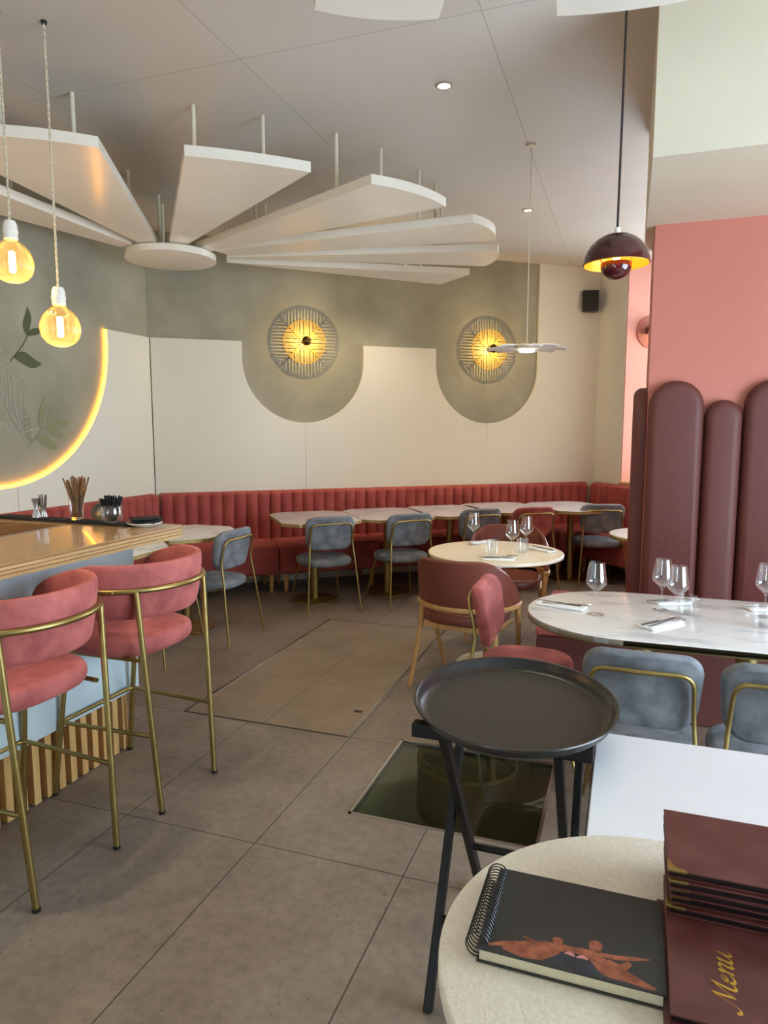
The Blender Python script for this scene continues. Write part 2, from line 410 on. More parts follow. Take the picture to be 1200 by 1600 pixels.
# ------------------------------------------------------------------ neon edge and mural on the left wall
m = MB(); m.tube([(-4.222, y, z) for y, z in arc(NC, NZ, NR - .012, 6, -186, 60)], .0085, 8)
tag(m.build('neon_strip', 'neon'), 'glowing amber light strip tracing the round cut-out on the left wall', 'light strip')
mu = thing('leaf_mural', 'painted leaves and pale flowers on the round grey wall', 'wall painting', (-4.232, 4, 1.2))
MUO = V((-4.232, 4, 1.2))
def leaf(b, t, w, mt, bend=.25):
    b = V(b); t = V(t); d = t - b; n = V((-d.y, d.x)).normalized(); L_, R_ = [], []
    for i in range(13):
        k = i / 12; ax = b + d * k + n * (math.sin(k * PI * 2) * w * bend * .5); h = w / 2 * math.sin(PI * k ** .85) ** .9
        L_.append(ax + n * h); R_.append(ax - n * h)
    m = MB(); m.quad_grid([[V((0, p.x, p.y)) - V((0, 4, 1.2)) for p in (l, r)] for l, r in zip(L_, R_)])
    return m.build('leaf', mt, mu, smooth=False)
for b, t_, w in [((4.067, 2.213), (4.08, 2.431), .069), ((4.067, 2.213), (4.226, 2.3), .051), ((3.932, 2.048), (4.187, 2.021), .097)]: leaf(b, t_, w, 'olive')
for b, t_, w in [((4.044, 1.424), (3.991, 1.708), .057), ((4.144, 1.525), (4.188, 1.783), .063), ((4.206, 1.569), (4.235, 1.687), .034), ((4.222, 1.567), (4.433, 1.586), .08), ((4.179, 1.54), (4.388, 1.467), .069), ((4.085, 1.467), (4.315, 1.376), .086)]: leaf(b, t_, w, 'sage')
def ribbon(m, pts, w, x=0):
    q = catmull([(a, b) for a, b in pts]); rows = []
    for i, p in enumerate(q):
        d = (q[min(i + 1, len(q) - 1)] - q[max(i - 1, 0)]).normalized(); n = V((-d.y, d.x, 0)) * w / 2
        rows.append([V((x, (p + n).x - 4, (p + n).y - 1.2)), V((x, (p - n).x - 4, (p - n).y - 1.2))])
    m.quad_grid(rows)
m = MB(); ribbon(m, [(3.895, 2.002), (3.932, 2.048), (4.018, 2.138), (4.067, 2.213)], .008); m.build('stem', 'olive', mu, smooth=False)
m = MB(); ribbon(m, [(4.01, 1.382), (4.085, 1.467), (4.151, 1.525), (4.222, 1.567)], .005); m.build('stem', 'sage', mu, smooth=False)
m = MB()
PW = [[(3.817, 2.115), (3.831, 2.09), (3.819, 2.071)], [(3.842, 2.02), (3.885, 2.015), (3.915, 1.981)], [(3.879, 1.942), (3.93, 1.872), (4.001, 1.914)], [(3.895, 1.852), (3.873, 1.713), (3.918, 1.576), (3.981, 1.501)], [(3.918, 1.862), (3.906, 1.715), (3.96, 1.529)], [(3.793, 1.81), (3.833, 1.766), (3.858, 1.667), (3.907, 1.576)], [(3.862, 1.575), (3.88, 1.52), (3.966, 1.445)], [(3.969, 1.492), (4.041, 1.52), (4.127, 1.539)], [(3.775, 1.565), (3.828, 1.557), (3.846, 1.502), (3.897, 1.436)]]
for p in PW: ribbon(m, p, .007, .0012)
for k in range(9):
    x_ = 3.84 + .02 * k; ribbon(m, [(x_, 2.0 - .03 * k), (x_ - .03 + .012 * k, 1.8), (3.93 + .008 * k, 1.5)], .003, .0014)
for k in range(5):
    ribbon(m, [(3.965, 1.52 + .035 * k), (3.99, 1.535 + .04 * k), (4.03, 1.545 + .04 * k)], .004, .0016)
m.build('flower_strokes', 'palewash', mu, smooth=False)

# ------------------------------------------------------------------ ceiling fan of blades
ZB0, ZB1 = 2.92, 2.975
def blade(label, o0, o1, i1, i0, bulge, group, rods=((.2, .15), (.2, .85), (.86, .5))):
    o0, o1, i1, i0 = V(o0), V(o1), V(i1), V(i0); d = o1 - o0; n = V((d.y, -d.x)).normalized(); cen = (i0 + i1) / 2
    if n.dot((o0 + o1) / 2 - cen) < 0: n = -n
    poly = [o0 + d * (k / 10) + n * (bulge * 4 * (k / 10) * (1 - k / 10)) for k in range(11)] + [i1, i0]
    base = (o0 + o1 + i0 + i1) / 4
    t = thing('ceiling_baffle', label, 'ceiling panel', (base.x, base.y, ZB0), 0, group)
    MB().prism([(p.x - base.x, p.y - base.y) for p in poly], 0, ZB1 - ZB0).build('panel', 'blade', t, smooth=False, bevel=.002)
    for a, b in rods:
        p = (o0 * (1 - a) + i0 * a) * (1 - b) + (o1 * (1 - a) + i1 * a) * b - base
        MB().tube([(p.x, p.y, ZB1 - ZB0), (p.x, p.y, ZC - ZB0)], .0115, 12).build('hanging_rod', 'white', t)
GB = 'white ceiling blades fanned around the disc'
blade('farthest-left narrow white ceiling blade, close to the grey mural wall', (-3.57, 2.45), (-4.13, 2.72), (-3.744, 4.534), (-3.618, 4.519), .03, GB, ((.12, .3), (.12, .7), (.5, .5)))
blade('wide white ceiling blade above the two globe bulbs, cut by the left edge', (-2.55, 2.959), (-3.25, 2.55), (-3.549, 4.543), (-3.438, 4.582), .06, GB, ((.2, .3), (.2, .85), (.8, .5)))
blade('wide white ceiling blade pointing at the viewer from the round disc', (-2.204, 3.184), (-1.689, 3.608), (-3.267, 4.681), (-3.367, 4.626), .02, GB)
blade('white ceiling blade with a golden glint, second to the right of the disc', (-1.441, 3.884), (-1.138, 4.424), (-3.169, 4.878), (-3.239, 4.791), .05, GB)
blade('white ceiling blade with curved end nearest the white disc pendant', (-1.046, 4.8), (-.99, 5.309), (-3.082, 5.058), (-3.129, 4.871), .06, GB)
blade('white ceiling blade second from the back wall', (-1.024, 5.61), (-1.214, 6.086), (-3.128, 5.131), (-3.144, 5.08), .05, GB)
blade('lowest looking white ceiling blade, nearest the grey back wall', (-1.407, 6.357), (-1.772, 6.70), (-3.22, 5.261), (-3.239, 5.23), .0, GB)
GB2 = 'white ceiling blades of the nearer fan'
blade('white ceiling blade tip at the top edge above the downlight', (-1.049, 2.281), (-.668, 2.468), (-.1, 1.3), (-.35, 1.05), .03, GB2, ((.3, .5),))
blade('bright white ceiling blade tip in front of the burgundy pendant cord', (-.284, 2.587), (.20, 2.64), (.02, 1.1), (-.2, 1.1), .02, GB2, ((.3, .5),))
t = thing('ceiling_disc', 'round white disc hung at the hub of the ceiling blades', 'ceiling panel', (-3.50, 4.83, 2.865))
MB().slab(ell(.352, n=64), 0, .05, .004).build('panel', 'blade', t)
for a in (30, 150, 270): MB().tube([(.13 * math.cos(math.radians(a)), .13 * math.sin(math.radians(a)), .05), (.13 * math.cos(math.radians(a)), .13 * math.sin(math.radians(a)), ZC - 2.865)], .0115, 12).build('hanging_rod', 'white', t)

# ------------------------------------------------------------------ lamps
def globe(label, x, y, z):
    t = thing('pendant_lamp', label, 'pendant lamp', (x, y, z), 0, 'ribbed globe pendants above the bar')
    prof = [(.022, .105), (.03, .092), (.05, .078), (.073, .052), (.086, .018), (.088, -.012), (.08, -.045), (.06, -.07), (.034, -.085), (.008, -.09)]
    MB().lathe(prof, 180, rib=.035, nrib=26).build('glass_globe', 'amber', t)
    MB().lathe([(.004, -.045), (.0135, -.04), (.0135, .045), (.004, .05)], 16).build('filament', 'filament', t)
    MB().lathe([(.024, .098), (.03, .102), (.03, .128), (.032, .13), (.033, .135), (.031, .14), (.029, .165), (.022, .182), (.008, .186)], 28).build('socket', 'porcelain', t)
    m = MB()
    for ph in (0, PI): m.tube([(.0028 * math.cos(k * .75 + ph), .0028 * math.sin(k * .75 + ph), .185 + k * (ZC - z - .185) / 160) for k in range(161)], .0032, 6)
    m.build('twisted_cord', 'cord', t)
    MB().lathe([(.012, ZC - z - .012), (.014, ZC - z)], 16).build('ceiling_hook', 'black', t)
    return t
globe('ribbed amber globe pendant at the left edge, hanging higher over the bar', -2.658, 2.494, 2.272)
globe('ribbed amber globe pendant hanging lower, right of the other globe', -2.527, 2.622, 1.997)

def sconce(label, s):
    o = BW(s, 0, 2.383)
    t = thing('wall_sconce', label, 'wall lamp', o, math.atan2(wm.y, wm.x) + PI / 2, 'slatted disc sconces on the back wall')   # local -Y points out of the wall
    R = .212; f = lambda x, z, d: V((x, -d, z)); D0, D1 = .056, .0605
    m = MB(); a = ell(R, n=64); b = ell(R - .010, n=64)
    m.quad_grid([[f(x, z, D0) for x, z in a], [f(x, z, D1) for x, z in a], [f(x, z, D1) for x, z in b], [f(x, z, D0) for x, z in b], [f(x, z, D0) for x, z in a]], True)
    m.build('ring', 'sconce', t)
    m = MB(); w = .0125
    for sg in (1, -1):
        u = V((1, sg)).normalized(); n = V((-u.y, u.x)) * w / 2
        for q in (1, -1):
            A = u * q * .03; B = u * q * (R - .004)
            m.prism([tuple(A + n), tuple(B + n), tuple(B - n), tuple(A - n)], D0, D1, f)
    m.build('cross_bars', 'sconce', t, smooth=False)
    m = MB(); st = .0190; k = st / 2
    xs = [i * st for i in range(-10, 11)]
    for x in xs:
        h = math.sqrt(max(0, (R - .004) ** 2 - x * x)); l = max(abs(x), .028)
        if h - l < .012: continue
        for q in (1, -1):
            m.box(x - .0046, x + .0046, q * l, q * h, D0 + .001, D1 - .001, lambda a_, b_, c_: f(a_, b_, c_))
            m.box(q * l, q * h, x - .0046, x + .0046, D0 + .001, D1 - .001, lambda a_, b_, c_: f(a_, b_, c_))
    m.build('slats', 'sconce', t, smooth=False)
    tr = lambda prof: [[V((r * math.cos(q), -d, r * math.sin(q))) for q in (2 * PI * i / 24 for i in range(24))] for r, d in prof]
    MB().quad_grid(tr([(.045, 0), (.045, .02), (.02, .024), (.02, .09), (.018, .09)]), True, True, True).build('socket', 'sconce', t)
    MB().quad_grid(tr([(.016, .09), (.024, .10), (.036, .118), (.04, .13), (.041, .15)]), True, False, False).build('bulb_glass', 'amber', t)
    MB().quad_grid(tr([(.004, .10), (.009, .104), (.009, .125), (.004, .13)]), True, True, True).build('filament', 'bulbglow', t)
    MB().quad_grid(tr([(.046, .150), (.046, .157), (.039, .172), (.024, .185), (.004, .190)]), True, False, True).build('mirror_cap', 'mirrorcap', t)
    return t, o
sc = [sconce('round slatted wall lamp glowing yellow, left one on the grey wall', 1.468)[1], sconce('round slatted wall lamp partly behind the flat white pendant', 3.488)[1]]

# burgundy dome pendant
PX, PY, PZ = -.063, 2.70, 2.112
t = thing('dome_pendant', 'burgundy dome pendant with small ball beneath, over the oval marble table', 'pendant lamp', (PX, PY, PZ))
r = .115
do = [(r * math.cos(math.radians(a)), r * .93 * math.sin(math.radians(a))) for a in range(0, 87, 6)] + [(.006, r * .93)]
di = [(max(0.004, x - .003), z - .003) for x, z in reversed(do)]
MB().lathe(do, 48, cap=False).build('dome_shade', 'burgenamel', t)
MB().lathe(di, 48, cap=False).build('dome_lining', 'inner', t)
b_ = [(.005, -.046)] + [(.054 * math.cos(math.radians(a)), .054 * .85 * math.sin(math.radians(a))) for a in range(-84, 1, 6)] + [(.054, .012), (.051, .012), (.048, 0)]
MB().lathe(b_, 40, c=(0, 0, -.008)).build('ball_shade', 'burgenamel', t)
MB().lathe([(.01, .015), (.02, .03), (.02, .045), (.01, .06)], 16).build('bulb', 'bulbglow', t)
MB().lathe([(.012, .104), (.011, .125), (.005, .128)], 16).build('ferrule', 'porcelain', t)
MB().tube([(0, 0, .125), (.002, 0, .6), (.004, 0, ZC - PZ)], .0042, 8).build('cord', 'blackcord', t)
for a in (90, 210, 330):
    c_, s_ = math.cos(math.radians(a)), math.sin(math.radians(a)); MB().tube([(.05 * c_, .05 * s_, .0), (.095 * c_, .095 * s_, .045)], .002, 6).build('bracket', 'brass', t)
# burgundy wall lamp half behind the pillar
wl = RW(.531, -.29, 2.58)
t = thing('dome_wall_lamp', 'burgundy dome wall lamp half hidden behind the pink pillar', 'wall lamp', wl, math.atan2(wm.y, wm.x) + PI / 2)
tr = lambda prof: [[V((r_ * math.cos(q), -d, r_ * math.sin(q))) for q in (2 * PI * i / 32 for i in range(32))] for r_, d in prof]
MB().quad_grid(tr([(.17, 0), (.17, .012), (.162, .016)]), True, True, True).build('back_plate', 'pink', t)
m = MB(); m.lathe([(a_ * 1.25, b_ * 1.25) for a_, b_ in do], 32, c=(0, -.155, -.03), cap=False); m.build('dome_shade', 'burgenamel', t)
m = MB(); m.lathe([(.004, -.05), (.03, -.045), (.052, -.02), (.055, 0), (.05, .01)], 24, c=(0, -.155, -.03)); m.build('ball_shade', 'led', t)
MB().tube([(0, -.01, .06), (0, -.15, .06)], .008, 8).build('arm', 'brass', t)

# flat petal pendant over the round table
t = thing('petal_pendant', 'thin flat white petal pendant hanging over the cream round table', 'pendant lamp', (-.651, 4.70, 2.053))
for k in range(8):
    a = 2 * PI * k / 8 + .2; m = MB(); rows = []
    for i in range(11):
        q = i / 10; rr = .03 + .232 * q; w = .095 * math.sin(PI * min(1, q * .9 + .06)) ** .6
        row = []
        for j in range(7):
            v = (j - 3) / 3; x = rr * (1 - .05 * v * v * q); y = v * w
            z = .012 - .018 * q + .012 * q * abs(v) + .004 * (k % 2) - .010 * (1 - q)
            row.append(V((x * math.cos(a) - y * math.sin(a), x * math.sin(a) + y * math.cos(a), z)))
        rows.append(row)
    m.quad_grid(rows); o = m.build('petal', 'discgrey', t); sm = o.modifiers.new('Solidify', 'SOLIDIFY'); sm.thickness = .006
MB().lathe([(.045, -.022), (.05, -.018), (.05, -.004), (.03, .004)], 32).build('led_lens', 'led', t)
MB().lathe([(.032, .012), (.03, .03), (.008, .036)], 24).build('hub', 'discgrey', t)
MB().tube([(0, 0, .03), (0, 0, ZC - 2.053)], .0032, 8).build('cord', 'white', t)
MB().lathe([(.028, ZC - 2.053 - .012), (.03, ZC - 2.053)], 24).build('ceiling_rose', 'white', t)

def spot(label, x, y):
    t = thing('ceiling_spotlight', label, 'ceiling spotlight', (x, y, ZC), 0, 'recessed ceiling spotlights')
    MB().lathe([(.042, 0), (.042, -.006), (.033, -.007), (.031, -.002)], 28).build('trim_ring', 'steel', t)
    MB().lathe([(.030, -.004), (.004, -.0035)], 24).build('lens', 'spot', t)
spot('recessed spotlight shining in the ceiling, nearer and larger', -.987, 3.772)
spot('recessed spotlight in the ceiling beside the thin pendant cord', -.851, 6.025)

# loudspeaker
sp = V((-.455, 8.30, 2.955))
t = thing('wall_speaker', 'small black loudspeaker high in the right back corner', 'speaker', sp, math.radians(8))
MB().box(-.088, .088, -.07, .07, -.115, .115).build('cabinet', 'black', t, bevel=.01)
MB().box(-.078, .078, -.075, -.069, -.105, .105).build('grille', 'rubber', t, bevel=.004)
MB().lathe([(.008, 0), (.004, .003)], 12, c=(0, -.077, .02)).build('badge', 'steel', t)
MB().tube([(0, .06, 0), (.02, .16, 0)], .02, 8).build('bracket', 'black', t)

# ------------------------------------------------------------------ banquettes
def plank_back(m, pts_f, s0, s1, z0, z1, dep, bul, pitch):
    n = max(1, round((s1 - s0) / pitch)); st = (s1 - s0) / n; cols = []
    for i in range(n):
        for k in range(8):
            q = k / 8; cols.append((s0 + (i + q) * st, dep - bul + bul * (max(0, math.sin(PI * q))) ** .55))
    cols.append((s1, dep - bul))
    rows = []
    for a in range(2): rows.append([pts_f(s, d, z0 + (z1 - .035 - z0) * a) for s, d in cols])
    for a in range(1, 6):
        w = a / 5 * PI / 2; rows.append([pts_f(s, .0 + d * math.cos(w) if a < 5 else .0, z1 - .035 + .035 * math.sin(w)) for s, d in cols])
    rows.append([pts_f(s, 0, z0) for s, d in cols])
    m.quad_grid(rows)
    for e in (0, -1):
        m.bm.faces.new([m.bm.verts.new(r_[e]) for r_ in rows])
def banquette(label, f, s0, s1, cut0, cut1, legs):
    """f(s, d, z) wall coordinates; cut = how far s moves per unit of depth at the mitred ends"""
    org = f((s0 + s1) / 2, .3, 0)
    g = lambda s, d, z: f(s, d, z) - org
    t = thing('banquette', label, 'banquette', org, 0, 'rust velvet banquette units along the walls')
    B0 = .024; BD = .125
    m = MB(); plank_back(m, lambda s, d, z: g(s, d + B0, z), s0 + cut0 * BD + .001, s1 - cut1 * BD - .001, .44, .925, BD - .02, .03, .1085)
    m.build('channel_backrest', 'velvet', t)
    D = .60
    poly = [(s0 + cut0 * .03 + .003, .03), (s1 - cut1 * .03 - .003, .03), (s1 - cut1 * D - .003, D), (s0 + cut0 * D + .003, D)]
    MB().prism(poly, .18, .455, lambda s, d, z: g(s, d, z)).build('seat', 'velvet', t, bevel=.025)
    for s, d in legs:
        p = g(s, d, 0); MB().lathe([(.013, 0), (.017, .01), (.028, .185)], 14, c=(p.x, p.y, 0)).build('leg', 'wood', t)
bnd = [0, 1.09, 2.08, 3.07, 4.06, LB - .0]
lab = ['rust velvet banquette unit in the left corner behind the first grey chair', 'rust velvet banquette unit behind the leftmost marble table of the back row', 'rust velvet banquette unit below the panel between the two sconces', 'rust velvet banquette unit behind the cream round table', 'rust velvet banquette unit in the right back corner']
for i in range(5):
    a, b = bnd[i], bnd[i + 1]
    banquette(lab[i], BW, a, b, .49 if i == 0 else 0, 1.0 if i == 4 else 0, [(a + (.38 if i == 0 else .07), .53), (b - (.62 if i == 4 else .07), .53), (a + .07, .12), (b - (.2 if i == 4 else .07), .12)])
LW = lambda s, d, z: V((-4.235 + d, 5.446 - s, z))
banquette('rust velvet banquette unit along the mural wall, next to the corner', LW, 0, 1.25, .49, 0, [(.38, .53), (1.18, .53), (.07, .12), (1.18, .12)])
banquette('rust velvet banquette unit along the mural wall, behind the bar', LW, 1.25, 2.45, 0, 0, [(1.32, .53), (2.38, .53), (1.32, .12), (2.38, .12)])
RWf = lambda s, d, z: RW(s, d, z)
banquette('rust velvet banquette unit running from the corner towards the pillar', RWf, 0, 1.5, 1.0, 0, [(.66, .53), (1.43, .53), (.2, .12), (1.43, .12)])

# upholstered pillar panels and the pink bench in front of them
def upanel(label, f, w, h, loc, rz):
    t = thing('upholstered_panel', label, 'wall panel', loc, rz, 'burgundy padded panels on the pillar')
    a = w / 2; o = [(-a, 0), (a, 0)] + [(a * math.cos(math.radians(q)), h - a + a * math.sin(math.radians(q))) for q in range(0, 181, 10)]
    MB().slab(o, 0, .075, .05, f=lambda x, z, d: V((x, -d, z)), n=6, rb=.004).build('padding', 'burg', t)
    return t
zb_ = .44
upanel('wide burgundy padded panel with rounded top at the pillar edge', None, .284, 1.79 - zb_, (.246, 4.20, zb_), 0)
upanel('narrow shorter burgundy padded panel between two wide ones', None, .184, 1.682 - zb_, (.4865, 4.20, zb_), 0)
upanel('wide burgundy padded panel cut by the right edge', None, .284, 1.788 - zb_, (.727, 4.20, zb_), 0)
upanel('burgundy padded panel seen edge-on round the side of the pillar', None, .5, 1.77 - zb_, (.0995, 4.47, zb_), -PI / 2)
t = thing('bench', 'plain rose bench wrapped round the pillar behind the oval table', 'bench', (.3, 3.9, 0))
def bpoly(e): return [(-.73 - e, -.15 - e), (1.4, -.15 - e), (1.4, .215), (-.285, .215), (-.285, .79), (-.73 - e, .79)]
MB().prism(bpoly(0), .0, .40).build('base', 'burg', t, bevel=.01)
MB().prism(bpoly(.006), .40, .45).build('seat', 'rose', t, bevel=.015)

# ------------------------------------------------------------------ tables
def chamfer(w, d, c): return [(-w / 2 + c, -d / 2), (w / 2 - c, -d / 2), (w / 2, -d / 2 + c), (w / 2, d / 2 - c), (w / 2 - c, d / 2), (-w / 2 + c, d / 2), (-w / 2, d / 2 - c), (-w / 2, -d / 2 + c)]
def ctable(label, x, y, rz, w=.695, d=.90, c=.125, group='chamfered marble tables along the banquette', hexa=False, pl=None):
    t = thing('marble_table', label, 'table', (x, y, 0), rz, group)
    o = chamfer(w, d, c)
    MB().prism([(a * .995, b * .995) for a, b in o], .732, .75).build('tabletop', 'marble', t, smooth=False, bevel=.0015)
    m = MB(); oo = [V((a, b)) * 1.0 for a, b in o]
    m.quad_grid([[V((a, b, z)) for a, b in oo] for z in (.722, .7485)], True); q = m.build('brass_edge', 'brassedge', t, smooth=False); sm = q.modifiers.new('Solidify', 'SOLIDIFY'); sm.thickness = .004; sm.offset = 1
    MB().prism([(a * .99, b * .99) for a, b in o], .722, .732).build('underside', 'brassdark', t, smooth=False)
    px, py = pl or (0, 0)
    MB().lathe([(.036, .018), (.036, .722)], 28, c=(px, py, 0)).build('pedestal', 'brass', t)
    MB().lathe([(.2, 0), (.2, .008), (.196, .012), (.036, .016), (.034, .02)], 56, c=(px, py, 0)).build('base_plate', 'brassdark', t)
    return t
ra = math.atan2(wd.y, wd.x)
ctable('marble table at the left end beyond the bar counter', -3.16, 4.40, PI / 2, .78, .70, .19)
ctable('marble table at the mural wall, hidden behind the bar stools', -3.20, 3.605, PI / 2, .78, .70, .19)
ctable('marble table behind the first grey chair of the back row', -2.615, 5.561, ra)
ctable('marble table behind the second grey chair of the back row', -2.084, 6.03, ra)
ctable('marble table in the middle of the back row, behind the cream round table', -1.594, 6.475, ra)
ctable('marble table in the back row, behind the rose chair', -1.135, 6.93, ra)
ctable('marble table standing apart at the right end of the back row', -.515, 7.24, ra)

t = thing('round_table', 'cream round table laid with glasses between two leather armchairs', 'table', (-.77, 4.345, 0))
MB().slab(ell(.428, n=72), .728, .75, .006).build('tabletop', 'creamtop', t)
MB().lathe([(.045, .02), (.04, .05), (.04, .7), (.1, .728)], 28).build('pedestal', 'white', t)
MB().lathe([(.24, 0), (.24, .012), (.2, .022), (.045, .03)], 48).build('base_plate', 'white', t)

t = thing('small_round_table', 'small white round table half hidden by the burgundy pillar panels', 'table', (.285, 5.46, 0))
MB().slab(ell(.385, n=64), .727, .75, .004).build('tabletop', 'whitetop', t)
m = MB(); m.lathe([(.387, .722), (.387, .7485)], 64, cap=False); q = m.build('brass_edge', 'brassedge', t); q.modifiers.new('Solidify', 'SOLIDIFY').thickness = .003
MB().lathe([(.036, .018), (.036, .727)], 24).build('pedestal', 'brass', t)
MB().lathe([(.2, 0), (.2, .01), (.036, .018)], 48).build('base_plate', 'brassdark', t)

OX0, OX1, OY, OR = -.385, 1.45, 3.03, .40
t = thing('oval_table', 'long oval marble table with brass edge in front of the burgundy pillar panels', 'table', (0, OY, 0))
ov = arc(OX1 - OR, 0, OR, -90, 90, 24) + arc(OX0 + OR, 0, OR, 90, 270, 24)
MB().slab(ov, .724, .75, .003).build('tabletop', 'marble', t)
m = MB(); m.quad_grid([[V((a, b, z)) for a, b in ov] for z in (.721, .7475)], True); q = m.build('brass_edge', 'brassedge', t); sm = q.modifiers.new('Solidify', 'SOLIDIFY'); sm.thickness = .004
for px in (.09, .49):
    MB().lathe([(.042, .015), (.042, .724)], 28, c=(px + 0, 0, 0)).build('pedestal', 'brassdark', t)
    MB().lathe([(.18, 0), (.18, .01), (.042, .016)], 40, c=(px, 0, 0)).build('base_plate', 'brassdark', t)

t = thing('white_table', 'plain white rectangular table at the right behind the menus', 'table', (.47, 1.36, 0))
MB().box(-.515, .6, -.42, .44, .715, .742).build('tabletop', 'whitetop', t, bevel=.002)
MB().tube([(.05, 0, .02), (.05, 0, .715)], .04, 20).build('pedestal', 'black', t)
MB().lathe([(.25, 0), (.25, .012), (.04, .02)], 40, c=(.05, 0, 0)).build('base_plate', 'black', t)
FX, FY, FZ = .09, .962, .772
t = thing('cream_table', 'cream grained round table in the foreground holding the notebook and menus', 'table', (FX, FY, 0))
MB().slab(ell(.327, n=96), FZ - .026, FZ, .004).build('tabletop', 'linen', t)
MB().tube([(0, -.3, .02), (0, -.3, .3), (0, -.05, .65), (0, -.05, FZ - .026)], .03, 16).build('pedestal', 'white', t)
MB().lathe([(.22, 0), (.22, .012), (.03, .02)], 40, c=(0, -.3, 0)).build('base_plate', 'white', t)

# ------------------------------------------------------------------ velvet chairs
def velvet_chair(mt, label, loc, rz, group):
    t = thing('velvet_chair', label, 'chair', loc, rz, group)
    MB().slab(sup(.222, .215, 2.9), .385, .45, .029, dome=.008, n=5).build('seat', mt, t)
    o = []
    for x, z in rrect(.42, .285, .085, 8): o.append((x * (1 + .06 * (z / .14)), z))
    MB().slab(o, 0, .048, .018, f=lambda x, z, d: V((x, -.232 + 1.0 * x * x - (z) * .18 + .048 - d, .672 + z)), n=4).build('backrest', mt, t)
    # local -Y is the back: frame hoop behind the backrest
    yb = lambda z: -.246 - (z - .672) * .18
    h = fillet([(-.196, -.225, .47), (-.185, yb(.6) + .03, .60), (-.178, yb(.75) + .018, .752), (0, yb(.752) - .008, .757), (.178, yb(.75) + .018, .752), (.185, yb(.6) + .03, .60), (.196, -.225, .47)], .055)
    MB().tube(h, .0085, 10).build('back_frame', 'brass', t)
    for sx in (-1, 1):
        MB().tube([(sx * .196, -.225, .475), (sx * .235, -.285, 0)], .0085, 10, r1=.0075).build('leg', 'brass', t)
        MB().tube([(sx * .165, .155, .39), (sx * .228, .262, 0)], .0085, 10, r1=.0075).build('leg', 'brass', t)
    MB().tube(fillet([(-.199, -.23, .42), (-.17, -.1, .38), (-.165, .155, .38), (.165, .155, .38), (.17, -.1, .38), (.199, -.23, .42)], .04), .0075, 8).build('seat_frame', 'brass', t)
    return t
f1 = face(-.68, .73)
GC = 'grey velvet chairs at the banquette tables'
ch = velvet_chair('grey', 'grey velvet chair at the left end of the back row, nearest the floor hatch', (-2.42, 5.33, 0), f1, GC)
def gchair(x, y, rz, label, group=GC): return dup(ch, (x, y, 0), rz, label, group)
gchair(-1.86, 5.74, f1 + .02, 'grey velvet chair second from the left in the back row, touching the cream table')
gchair(-1.36, 6.31, f1, 'grey velvet chair seen behind the glasses on the cream round table')
gchair(-.255, 7.12, face(-.3, .95), 'grey velvet chair standing alone at the right end of the back row')
gchair(-2.845, 4.295, face(-1, .03), 'grey velvet chair side-on beside the bar stools, at the left marble table')
fh = gchair(-2.985, 3.77, face(-1, .02), 'grey velvet chair mostly hidden behind the farther bar stool')
fa = gchair(.08, 2.60, face(.02, 1), 'grey velvet chair at the oval table, next to the black tray', 'grey velvet chairs at the oval table')
fb = gchair(.508, 2.585, face(-.02, 1), 'grey velvet chair at the oval table, cut by the right edge', 'grey velvet chairs at the oval table')
fh.scale = (.95, .95, .92)
fa.scale = fb.scale = (.90, .97, .965)
pk = velvet_chair('rose', 'rose velvet chair seen edge-on at the left end of the oval table', (-.41, 3.19, 0), face(1, 0), 'rose velvet chairs')
dup(pk, (-.905, 6.62, 0), f1 - .1, 'rose velvet chair in the back row behind the wine glasses', 'rose velvet chairs')

